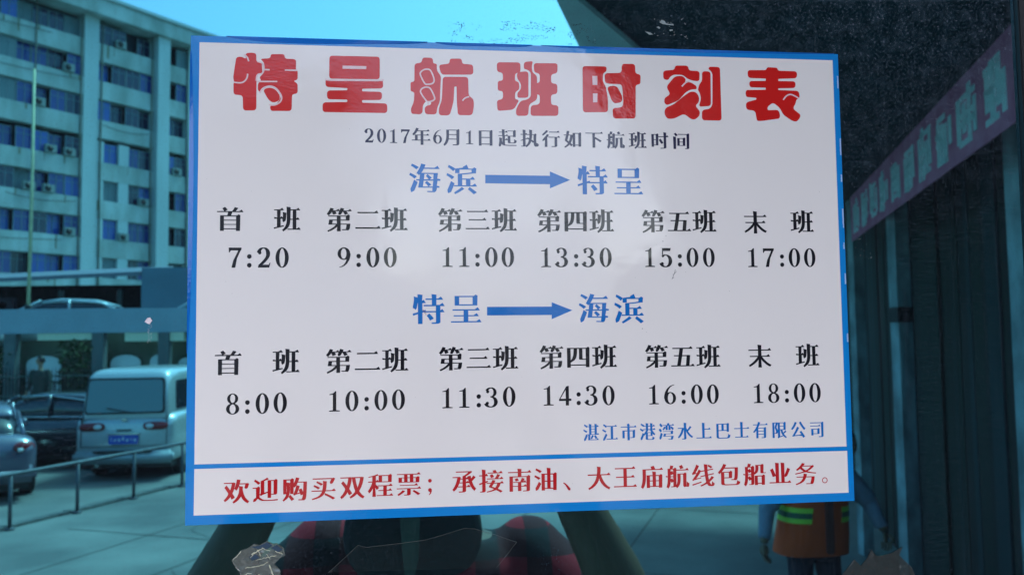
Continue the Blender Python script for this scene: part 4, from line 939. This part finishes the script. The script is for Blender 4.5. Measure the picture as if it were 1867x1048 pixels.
# ================================================================ canopy with banner, right
CANG = 70.446; cd = Vector((math.cos(R(CANG)), -math.sin(R(CANG)), 0))
can = tag(empty('canopy', (2.8, -4.6, 0)), 'dark waiting-shelter canopy with slim posts reflected at right, red banner on its edge', 'shelter')
def slab(pts, z0, z1):
    bm = bmesh.new(); a = [bm.verts.new((x, -y, z0)) for x, y in pts]; b = [bm.verts.new((x, -y, z1)) for x, y in pts]
    bm.faces.new(a); bm.faces.new(b[::-1])
    for i in range(len(a)): bm.faces.new((a[i], b[i], b[(i+1) % len(a)], a[(i+1) % len(a)]))
    return bm
L0 = Vector((.831, 2.795)); d2 = Vector((math.cos(R(CANG)), math.sin(R(CANG)))); dl = Vector((1.056-.831, 3.389-2.795)).normalized(); nr = Vector((d2.y, -d2.x))
A0, A1 = L0-dl*.3, L0+dl*9.5
B0, B1 = A0+nr*5.5, A1+nr*5.0
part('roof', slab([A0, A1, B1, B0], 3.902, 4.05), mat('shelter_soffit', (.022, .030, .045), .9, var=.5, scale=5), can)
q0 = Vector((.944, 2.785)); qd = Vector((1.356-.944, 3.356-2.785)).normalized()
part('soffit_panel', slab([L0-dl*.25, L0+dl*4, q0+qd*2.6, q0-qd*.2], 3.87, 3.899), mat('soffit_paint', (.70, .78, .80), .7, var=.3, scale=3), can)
M_post = mat('pale_post_paint', (.42, .52, .56), .5, var=.6, scale=6, stretch=(1, 1, .5))
for x, y, hw in ((4.40, 6.03, .064), (5.07, 7.93, .06), (3.70, 3.62, .075)):
    part('post', BX(x-hw, x+hw, -y-hw, -y+hw, 0, 3.9), M_post, can)
part('collar', BX(4.40-.075, 4.40+.075, -6.03-.075, -6.03+.075, 2.50, 2.63), M_trim, can)
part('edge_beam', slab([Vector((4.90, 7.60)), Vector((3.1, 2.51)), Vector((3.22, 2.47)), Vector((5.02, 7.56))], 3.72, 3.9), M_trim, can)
ban = tag(empty('banner', (3.9, -4.8, 3.4)), 'long pinkish red banner with pale characters running along the shelter edge at right', 'banner')
E0, E1 = Vector((4.884, 7.645)), Vector((2.84, 2.295)); e = (E1-E0).normalized(); en = Vector((-e.y, e.x))
if en.x > 0: en = -en
def banner_bit(s0, s1, z0, z1, off):
    p, q = E0+e*s0, E0+e*s1
    return [Vector((p.x, -p.y, z0))+Vector((en.x, -en.y, 0))*off, Vector((q.x, -q.y, z0))+Vector((en.x, -en.y, 0))*off, Vector((q.x, -q.y, z1))+Vector((en.x, -en.y, 0))*off, Vector((p.x, -p.y, z1))+Vector((en.x, -en.y, 0))*off]
def bpart(name, bits, m, off=.01, th=.004):
    bm = bmesh.new()
    for s0, s1, z0, z1 in bits:
        a = [bm.verts.new(v) for v in banner_bit(s0, s1, z0, z1, off)]; b = [bm.verts.new(v) for v in banner_bit(s0, s1, z0, z1, off-th)]
        bm.faces.new(a); bm.faces.new(b[::-1])
        for i in range(4): bm.faces.new((a[i], b[i], b[(i+1) % 4], a[(i+1) % 4]))
    bmesh.ops.translate(bm, verts=bm.verts, vec=-ban.location)
    return obj(name, bm, m, ban)
Lb = (E1-E0).length
bpart('cloth', [(0, Lb, 3.40, 3.875)], mat('brightened_red_cloth', (.95, .26, .42), .8, col2=(.75, .15, .28), scale=5))  # cloth colour raised to stand in for light missing under the shelter
rn = random.Random(31); s = .18
while s < Lb-.4:                                                   # pale characters, too blurred to read: close brush strokes
    bits = []
    for k in range(4): x = s+.02+k*.095+rn.uniform(-.02, .02); bits.append((x, x+.06+.03*rn.random(), 3.455+rn.uniform(0, .1), 3.82-rn.uniform(0, .12)))
    for k in range(4): z = 3.48+k*.085+rn.uniform(-.02, .02); x = s+rn.uniform(0, .12); bits.append((x, x+rn.uniform(.18, .30), z, z+.035))
    bpart('banner_character', bits, mat('bright_white_lettering', (.85, .93, .97), .8, var=.15, scale=9), .0145)
    s += .50

# ribbed green partition behind the posts: separate boards
wallr = tag(empty('ribbed_partition', (4.6, -5.4, 0), R(-CANG)), 'dark green and teal upright-boarded partition reflected right of the timetable', 'partition')
rn = random.Random(41)
cols = [mat('board_'+n, c, .75, var=.35, scale=3, stretch=(1, 1, .2)) for n, c in (('black_green', (.004, .010, .009)), ('deep_green', (.006, .018, .012)), ('olive', (.016, .026, .008)), ('teal', (.010, .036, .045)), ('grey_teal', (.014, .03, .03)))]
x = -3.6; i = 0
while x < 7.5:
    w_ = rn.choice([.12, .16, .2, .28]); m = rn.choices(cols, [6, 6, 1, 2, 1])[0]
    y = rn.uniform(-.02, .02)
    obj('board', BX(x+.004, x+w_-.004, -.02+y, .02+y, 0, 3.86), m, wallr); x += w_
struct(obj('yard_wall', BX(7.5, 7.8, -40, -1, 0, 5), mat('yard_wall_dark', (.03, .045, .04), .9, var=.3, scale=1)))

# ================================================================ people
def skin_mesh(name, verts, edges, radii, m, parent, sub=2, root_i=0):
    me = bpy.data.meshes.new(name); me.from_pydata([Vector(v) for v in verts], edges, [])
    o = bpy.data.objects.new(name, me); C.objects.link(o)
    md = o.modifiers.new('skin', 'SKIN'); md.use_smooth_shade = True; md.branch_smoothing = .3
    for i, sv in enumerate(me.skin_vertices[0].data):
        r = radii[i]; sv.radius = r if isinstance(r, tuple) else (r, r); sv.use_root = (i == root_i)
    s_ = o.modifiers.new('sub', 'SUBSURF'); s_.levels = sub; s_.render_levels = sub
    dg = bpy.context.evaluated_depsgraph_get(); ev = o.evaluated_get(dg); me2 = bpy.data.meshes.new_from_object(ev)
    bpy.data.objects.remove(o); bpy.data.meshes.remove(me)
    for p in me2.polygons: p.use_smooth = True
    me2.materials.clear(); me2.materials.append(m)
    return link(name, me2, m, parent)
M_skin = mat('skin', (.36, .19, .12), .55, spec=.4); M_hair = mat('black_hair', (.012, .010, .01), .6)
def head(root, c, face, r=.1, m=M_skin, hair=M_hair):
    """head with face, ears and hair; c centre, face = unit direction looked at"""
    f = Vector(face).normalized(); u = Vector((0, 0, 1)); s = f.cross(u).normalized(); Mx = Matrix((s, f, u)).transposed()
    bm = bmesh.new(); bmesh.ops.create_uvsphere(bm, u_segments=24, v_segments=18, radius=r)
    for v in bm.verts:
        x, y, z = v.co/r
        jaw = max(0, -z); nx = x*(.78-.22*jaw); ny = y*(.95-.1*jaw)+.05*jaw; nz = z*1.18
        if y > 0:
            ny += .16*math.exp(-((x/.16)**2+((z+.12)/.22)**2))             # nose
            ny -= .10*math.exp(-(((abs(x)-.33)/.17)**2+((z-.12)/.12)**2))  # eye sockets
            ny += .05*math.exp(-((x/.25)**2+((z+.42)/.07)**2))             # lips
        v.co = Vector((nx, ny, nz))*r
    bm.transform(Matrix.Translation(c) @ Mx.to_4x4()); h = obj('head', bm, m, root, True)
    bm = bmesh.new(); bmesh.ops.create_uvsphere(bm, u_segments=24, v_segments=16, radius=r*1.07)
    for v in bm.verts:
        x, y, z = v.co/r; v.co = Vector((x*.82, y*.97-.05, z*1.2))*r
    bmesh.ops.delete(bm, geom=[v for v in bm.verts if (v.co.y > .25*r and v.co.z < .62*r) or v.co.z < -.35*r], context='VERTS')
    bm.transform(Matrix.Translation(c) @ Mx.to_4x4()); obj('hair', bm, hair, h, True)
    for sg in (-1, 1):
        bm = bmesh.new(); bmesh.ops.create_uvsphere(bm, u_segments=10, v_segments=8, radius=r*.11); bm.transform(Matrix.Translation(c) @ Mx.to_4x4() @ Matrix.Translation((sg*.33*r, .74*r, .12*r))); obj('eye', bm, mat('eye', (.05, .04, .04), .2), h, True)
        bm = bmesh.new(); bmesh.ops.create_uvsphere(bm, u_segments=10, v_segments=8, radius=r*.2); bm.transform(Matrix.Translation(c) @ Mx.to_4x4() @ Matrix.Translation((sg*.78*r, -.05*r, .0)) @ Matrix.Diagonal((.4, .8, 1.3, 1))); obj('ear', bm, m, h, True)
def hand(root, wrist, d, palm_n, m=M_skin, s=1., curl=.5, side=1):
    """palm and five separate fingers; d along the fingers, palm_n towards what it holds"""
    d = Vector(d).normalized(); pn = Vector(palm_n).normalized(); sd_ = d.cross(pn).normalized()*side; W3 = Vector(wrist)
    P_ = lambda a, b, c: W3+(d*a+sd_*b+pn*c)*s
    V = [P_(0, 0, 0), P_(.045, 0, 0), P_(.085, 0, 0)]; Ed = [(0, 1), (1, 2)]; Rr = [(.024*s, .018*s), (.038*s, .014*s), (.036*s, .012*s)]
    h = skin_mesh('hand', V, Ed, Rr, m, root, 1)
    for k, (off, ln) in enumerate(((-.03, .066), (-.01, .075), (.01, .070), (.029, .055))):
        pts, rad = [P_(.07, off, 0)], [.0095*s]; a = 0; q = pts[0]
        for j, fr in enumerate((.45, .32, .23)):
            a += curl*(.7+.25*j); q = q+(d*math.cos(a)+pn*math.sin(a))*ln*fr*s*1.15; pts.append(q); rad.append((.009-.0012*j)*s)
        skin_mesh('finger', pts, [(0, 1), (1, 2), (2, 3)], rad, m, h, 1)
    t0 = P_(.018, -.024, .004); t1 = P_(.045, -.052, .014); t2 = P_(.07, -.058, .03)
    skin_mesh('thumb', [t0, t1, t2], [(0, 1), (1, 2)], [.012*s, .0105*s, .009*s], m, h, 1)
    return h
def rings_z(prof, cx=0., cy=0., n=24, e=.85):
    """closed trunk from (z, half width, half depth, x shift, y shift) levels"""
    return [[(cx+dx+hx*math.copysign(abs(math.cos(t))**e, math.cos(t)), cy+dy+hy*math.copysign(abs(math.sin(t))**e, math.sin(t)), z) for t in [2*math.pi*k/n for k in range(n)]] for z, hx, hy, dx, dy in prof]
def fused(name, shapes, m, parent, voxel=.013, smooth=4):
    """overlapping closed shapes grown into one continuous surface"""
    bm = bmesh.new()
    for k, a in shapes:
        if k == 'limb': tube(bm, a[0], a[1], 12)
        elif k == 'trunk': loft(bm, a)
        else: bmesh.ops.create_uvsphere(bm, u_segments=14, v_segments=10, radius=a[1], matrix=Matrix.Translation(a[0]))
    bmesh.ops.recalc_face_normals(bm, faces=bm.faces)
    me = bpy.data.meshes.new(name); bm.to_mesh(me); bm.free(); o = bpy.data.objects.new(name, me); C.objects.link(o)
    r = o.modifiers.new('remesh', 'REMESH'); r.mode = 'VOXEL'; r.voxel_size = voxel; r.use_smooth_shade = True
    q = o.modifiers.new('smooth', 'SMOOTH'); q.iterations = smooth; q.factor = .5
    dg = bpy.context.evaluated_depsgraph_get(); me2 = bpy.data.meshes.new_from_object(o.evaluated_get(dg))
    bpy.data.objects.remove(o); bpy.data.meshes.remove(me)
    for p in me2.polygons: p.use_smooth = True
    me2.materials.clear(); me2.materials.append(m)
    return link(name, me2, m, parent)
def person(name, J, m_shirt, m_trousers, sleeve=.6, scale=1., m_skin=M_skin, long_sleeve=False, neckline=.0, arm=1.):
    """J: joint positions in world coordinates"""
    g = {k: Vector(v) for k, v in J.items()}; root = empty('person', g['root'])
    L_ = {k: v-g['root'] for k, v in g.items()}
    def mix(a, b, t): return L_[a].lerp(L_[b], t)
    def trunk(grow, low, top=None):
        P_, W2, Ch, Nk = L_['pelvis'], L_['waist'], L_['chest'], L_['neck']; sh = (L_['sl']+L_['sr'])/2; hw = abs(L_['sr'].x-L_['sl'].x)/2
        lv = [(P_.z-.10 if low else P_.z-.06, .155, .10, P_.x, P_.y), (P_.z, .165, .115, P_.x, P_.y), (W2.z, .145, .105, W2.x, W2.y), ((W2.z+sh.z)/2, .165, .115, (W2.x+sh.x)/2, (W2.y+sh.y)/2),
              (sh.z-.10, .175, .12, sh.x, sh.y), (sh.z-.02, hw*.98, .10, sh.x, sh.y), (sh.z+.035, hw*.72, .075, (sh.x+Nk.x)/2, sh.y), (sh.z+.065, .07, .06, Nk.x, Nk.y)]
        if top is not None: lv = lv[:top]
        return rings_z([(z, a+grow, b_+grow, x, y) for z, a, b_, x, y in lv])
    hd = L_['head0']+Vector((0, 0, .05))
    sh_ = [('trunk', trunk(0, True)), ('limb', ([mix('neck', 'chest', .5), L_['neck'], hd], [.062, .056, .055]))]
    for s_, e_, w_ in (('sl', 'el', 'wl'), ('sr', 'er', 'wr')):
        sh_ += [('limb', ([L_[s_], mix(s_, e_, .5), L_[e_]], [.06*arm, .052*arm, .045*arm])), ('ball', (L_[s_], .066)), ('ball', (L_[e_], .047*arm)), ('limb', ([L_[e_], mix(e_, w_, .35), L_[w_]], [.045*arm, .046*arm, .029]))]
    for h_, k_, a_, t_ in (('hl', 'kl', 'al', 'tl'), ('hr', 'kr', 'ar', 'tr')):
        sh_ += [('limb', ([L_[h_], mix(h_, k_, .5), L_[k_]], [.092, .078, .056])), ('limb', ([L_[k_], mix(k_, a_, .35), L_[a_]], [.056, .055, .037])), ('limb', ([L_[a_], L_[t_]], [.038, .03]))]
    fused('body', sh_, m_skin, root)
    sh_ = [('trunk', trunk(.016, False, 7 if neckline else None))]
    for s_, e_, w_ in (('sl', 'el', 'wl'), ('sr', 'er', 'wr')):
        sh_ += [('ball', (L_[s_], .083)), ('limb', ([L_[s_], mix(s_, e_, sleeve*.5), mix(s_, e_, sleeve)], [.08, .075, .074]))]
        if long_sleeve: sh_ += [('limb', ([mix(s_, e_, sleeve*.6), L_[e_]], [.074, .062])), ('ball', (L_[e_], .062)), ('limb', ([L_[e_], mix(e_, w_, .88)], [.062, .046]))]
    sh = fused('shirt', sh_, m_shirt, root, .014, 3)
    sh_ = [('trunk', rings_z([(L_['waist'].z-.10, .150, .108, L_['waist'].x, L_['waist'].y), (L_['pelvis'].z, .178, .13, L_['pelvis'].x, L_['pelvis'].y), (L_['pelvis'].z-.12, .17, .12, L_['pelvis'].x, L_['pelvis'].y)]))]
    for h_, k_, a_ in (('hl', 'kl', 'al'), ('hr', 'kr', 'ar')):
        sh_ += [('limb', ([L_[h_], mix(h_, k_, .5), L_[k_]], [.105, .092, .075])), ('limb', ([L_[k_], mix(k_, a_, .5), mix(k_, a_, .95)], [.075, .07, .064]))]
    fused('trousers', sh_, m_trousers, root, .016, 3)
    for a_, t_ in (('al', 'tl'), ('ar', 'tr')):
        fused('shoe', [('limb', ([L_[a_]-Vector((0, .03, .04)), L_[a_].lerp(L_[t_], .6)-Vector((0, 0, .02)), L_[t_]], [.05, .047, .036]))], M_trim, root, .01)
    return root, g
# plaid
def plaid():
    m, t, N, b, out = nodes('red_black_plaid'); tc = N('TexCoord'); sp = N('SeparateXYZ'); t.links.new(tc.outputs['Object'], sp.inputs[0])
    def band(sock, f, ph):
        a = N('Math', operation='MULTIPLY_ADD'); t.links.new(sock, a.inputs[0]); a.inputs[1].default_value = f; a.inputs[2].default_value = ph
        s_ = N('Math', operation='SINE'); t.links.new(a.outputs[0], s_.inputs[0]); g = N('Math', operation='GREATER_THAN'); t.links.new(s_.outputs[0], g.inputs[0]); g.inputs[1].default_value = .1; return g.outputs[0]
    ad = N('Math', operation='ADD'); t.links.new(band(sp.outputs[0], 58, .6), ad.inputs[0]); t.links.new(band(sp.outputs[2], 58, .2), ad.inputs[1])
    mu = N('Math', operation='MULTIPLY'); t.links.new(ad.outputs[0], mu.inputs[0]); mu.inputs[1].default_value = .5
    cr = N('ValToRGB'); t.links.new(mu.outputs[0], cr.inputs[0]); cr.color_ramp.interpolation = 'CONSTANT'
    cr.color_ramp.elements[0].color = (.36, .006, .02, 1); cr.color_ramp.elements[1].position = .4; cr.color_ramp.elements[1].color = (.07, .005, .01, 1)
    e_ = cr.color_ramp.elements.new(.8); e_.color = (.012, .01, .015, 1)
    t.links.new(cr.outputs[0], b.inputs['Base Color']); b.inputs['Roughness'].default_value = .9
    return m
Z0 = .65
J = dict(root=(.21, -1.12, Z0), pelvis=(.21, -1.12, Z0+.92), waist=(.21, -1.11, Z0+1.10), chest=(.21, -1.09, Z0+1.25), neck=(.20, -1.07, Z0+1.41), head0=(.20, -1.05, Z0+1.50),
         sl=(.00, -1.07, Z0+1.305), el=(-.285, -.95, Z0+1.11), wl=(-.005, -.80, Z0+1.62), sr=(.43, -1.07, Z0+1.285), er=(.67, -.95, Z0+1.11), wr=(.40, -.80, Z0+1.62),
         hl=(.11, -1.13, Z0+.84), kl=(.09, -1.10, Z0+.46), al=(.08, -1.14, Z0+.1), tl=(.07, -.97, Z0+.035), hr=(.31, -1.13, Z0+.84), kr=(.33, -1.10, Z0+.46), ar=(.34, -1.14, Z0+.1), tr=(.36, -.97, Z0+.035))
M_shaded_skin = mat('shaded_skin', (.14, .075, .05), .6)  # backlit shade on the arms and neck is put into this dark tone
ph, g = person('person', J, plaid(), mat('dark_jeans', (.02, .03, .06), .9), .6, m_skin=M_shaded_skin, neckline=1., arm=1.28)
tag(ph, 'person in a red and black plaid shirt, arms raised, reflected below the timetable', 'person')
head(ph, Vector((.20, -1.02, Z0+1.61))-g['root'], (0, 1, -.02), m=M_shaded_skin)
gx = g['root']
bm = bmesh.new(); bmesh.ops.create_uvsphere(bm, u_segments=24, v_segments=14, radius=1, matrix=Matrix.Translation(Vector((.185, -.972, Z0+1.36))-gx) @ Matrix.Diagonal((.14, .030, .125, 1)))
obj('chest_patch', bm, mat('dark_grey_patch', (.022, .024, .028), .9), ph, True)  # flattened dark grey form set on the chest
bm = bmesh.new(); V_ = [Vector(v)-gx for v in ((.155, -.905, Z0+1.47), (.20, -.905, Z0+1.47), (.195, -.895, Z0+1.33), (.175, -.89, Z0+1.25), (.165, -.895, Z0+1.33))]
a = [bm.verts.new(v) for v in V_]; b = [bm.verts.new(v+Vector((0, -.004, 0))) for v in V_]; bm.faces.new(a); bm.faces.new(b[::-1])
for i in range(5): bm.faces.new((a[i], b[i], b[(i+1) % 5], a[(i+1) % 5]))
obj('lanyard', bm, mat('khaki_strap', (.11, .11, .09), .8), ph)
# the phone rests between both hands; its lens is the camera
phone = tag(empty('phone', (.262, -.7455, 2.385)), 'dark phone held level in both hands by the person in plaid', 'phone')
bm = BX(-.10, .075, -.004, .004, -.037, .037, bevel=.003); obj('case', bm, M_trim, phone, True)
hand(ph, Vector(J['wl'])-g['root'], (.80, .28, .55), (.1, .3, .9), side=-1, curl=.55, m=M_shaded_skin)
hand(ph, Vector(J['wr'])-g['root'], (-.35, .32, .85), (-.9, -.1, -.1), side=1, curl=.6, m=M_shaded_skin)

# worker in an orange vest on the street under the shelter edge
M_orange = mat('orange_vest_cloth', (1.0, .085, .01), .8, var=.12, scale=9); M_lime = mat('lime_reflective_tape', (.50, .80, .05), .5); M_grn = mat('dark_green_tape', (.02, .12, .06), .6)
M_sleeve = mat('pale_blue_sleeve', (.26, .30, .40), .85, var=.2, scale=12)
wx, wy = 3.11, -5.2
J = dict(root=(wx, wy, 0), pelvis=(wx, wy, .88), waist=(wx+.02, wy, 1.05), chest=(wx+.05, wy, 1.25), neck=(wx+.18, wy+.04, 1.43), head0=(wx+.24, wy+.06, 1.49),
         sl=(wx-.18, wy, 1.36), el=(wx-.36, wy+.03, 1.13), wl=(wx-.43, wy+.12, .90), sr=(wx+.27, wy, 1.36), er=(wx+.44, wy+.03, 1.15), wr=(wx+.50, wy+.12, .95),
         hl=(wx-.10, wy, .82), kl=(wx-.12, wy+.03, .46), al=(wx-.12, wy, .09), tl=(wx-.13, wy+.16, .035), hr=(wx+.10, wy, .82), kr=(wx+.13, wy+.03, .46), ar=(wx+.14, wy, .09), tr=(wx+.16, wy+.16, .035))
wk, g = person('person', J, M_sleeve, mat('dark_work_trousers', (.03, .02, .035), .9), .9, long_sleeve=True, m_skin=mat('tanned_skin', (.22, .12, .07), .6))
tag(wk, 'street worker in an orange vest with lime bands, reflected under the lower right corner', 'person')
head(wk, Vector((wx+.245, wy+.07, 1.585))-g['root'], (.1, 1, -.15), m=mat('tanned_skin', (.22, .12, .07), .6))
hand(wk, Vector(J['wl'])-g['root'], (-.05, .1, -1), (.5, .5, 0), side=1, m=MATS['tanned_skin']); hand(wk, Vector(J['wr'])-g['root'], (.1, .1, -1), (-.5, .5, 0), side=-1, m=MATS['tanned_skin'])
bm = bmesh.new()
def vr(hx, hy, z, cx=0.):
    return [(cx+hx*math.copysign(abs(math.cos(a))**.7, math.cos(a)), hy*math.copysign(abs(math.sin(a))**.8, math.sin(a)), z) for a in [2*math.pi*k/28 for k in range(28)]]
prof = [(.275, .18, .80), (.265, .175, .95), (.25, .17, 1.08), (.24, .165, 1.22), (.235, .15, 1.34), (.215, .13, 1.40), (.12, .09, 1.445)]
cxs = [-.02, 0, .01, .03, .045, .06, .12]
loft(bm, [vr(a, b, z, c) for (a, b, z), c in zip(prof, cxs)], caps=False); vest = obj('vest', bm, M_orange, wk, True)
def vband(z0, z1, m, k=1.012):
    bm = bmesh.new()
    def at(z):
        for i in range(len(prof)-1):
            if prof[i][2] <= z <= prof[i+1][2]:
                t = (z-prof[i][2])/(prof[i+1][2]-prof[i][2]); return [prof[i][j]+(prof[i+1][j]-prof[i][j])*t for j in (0, 1)]+[cxs[i]+(cxs[i+1]-cxs[i])*t]
    a, b = at(z0), at(z1); loft(bm, [vr(a[0]*k, a[1]*k, z0, a[2]), vr(b[0]*k, b[1]*k, z1, b[2])], caps=False)
    bmesh.ops.delete(bm, geom=[f for f in bm.faces if f.calc_center_median().y > 0 and -.10 < f.calc_center_median().x < .14], context='FACES'); return bm
obj('reflective_band', vband(1.035, 1.145, M_lime), M_lime, vest, True); obj('band_stripe', vband(1.07, 1.11, M_grn, 1.02), M_grn, vest, True)
# the vest hangs open over a dark shirt front
bm = bmesh.new(); box(bm, .015, .075, .165, .20, .82, 1.38, bevel=.01); obj('vest_opening', bm, mat('vest_lining', (.16, .03, .02), .9), vest)

# man walking by the gates
wx, wy = -9.05, -20.9
J = dict(root=(wx, wy, .14), pelvis=(wx, wy, 1.2), waist=(wx, wy, 1.34), chest=(wx, wy, 1.6), neck=(wx, wy, 1.82), head0=(wx, wy, 1.88),
         sl=(wx-.17, wy, 1.7), el=(wx-.25, wy-.05, 1.45), wl=(wx-.27, wy+.1, 1.22), sr=(wx+.17, wy, 1.7), er=(wx+.24, wy+.02, 1.44), wr=(wx+.25, wy+.12, 1.2),
         hl=(wx-.09, wy, 1.1), kl=(wx-.16, wy+.02, .7), al=(wx-.26, wy, .24), tl=(wx-.36, wy+.1, .175), hr=(wx+.09, wy, 1.1), kr=(wx+.12, wy+.02, .68), ar=(wx+.22, wy, .24), tr=(wx+.14, wy+.1, .175))
mw, g = person('person', J, mat('dark_jacket', (.03, .04, .035), .9), mat('olive_trousers', (.06, .07, .05), .9), .9, long_sleeve=True)
tag(mw, 'small dark figure walking past the white gate, reflected at far left', 'person')
head(mw, Vector((wx, wy, 1.99))-g['root'], (-1, .3, 0))
hand(mw, Vector(J['wl'])-g['root'], (0, .1, -1), (.5, .5, 0)); hand(mw, Vector(J['wr'])-g['root'], (0, .1, -1), (-.5, .5, 0), side=-1)
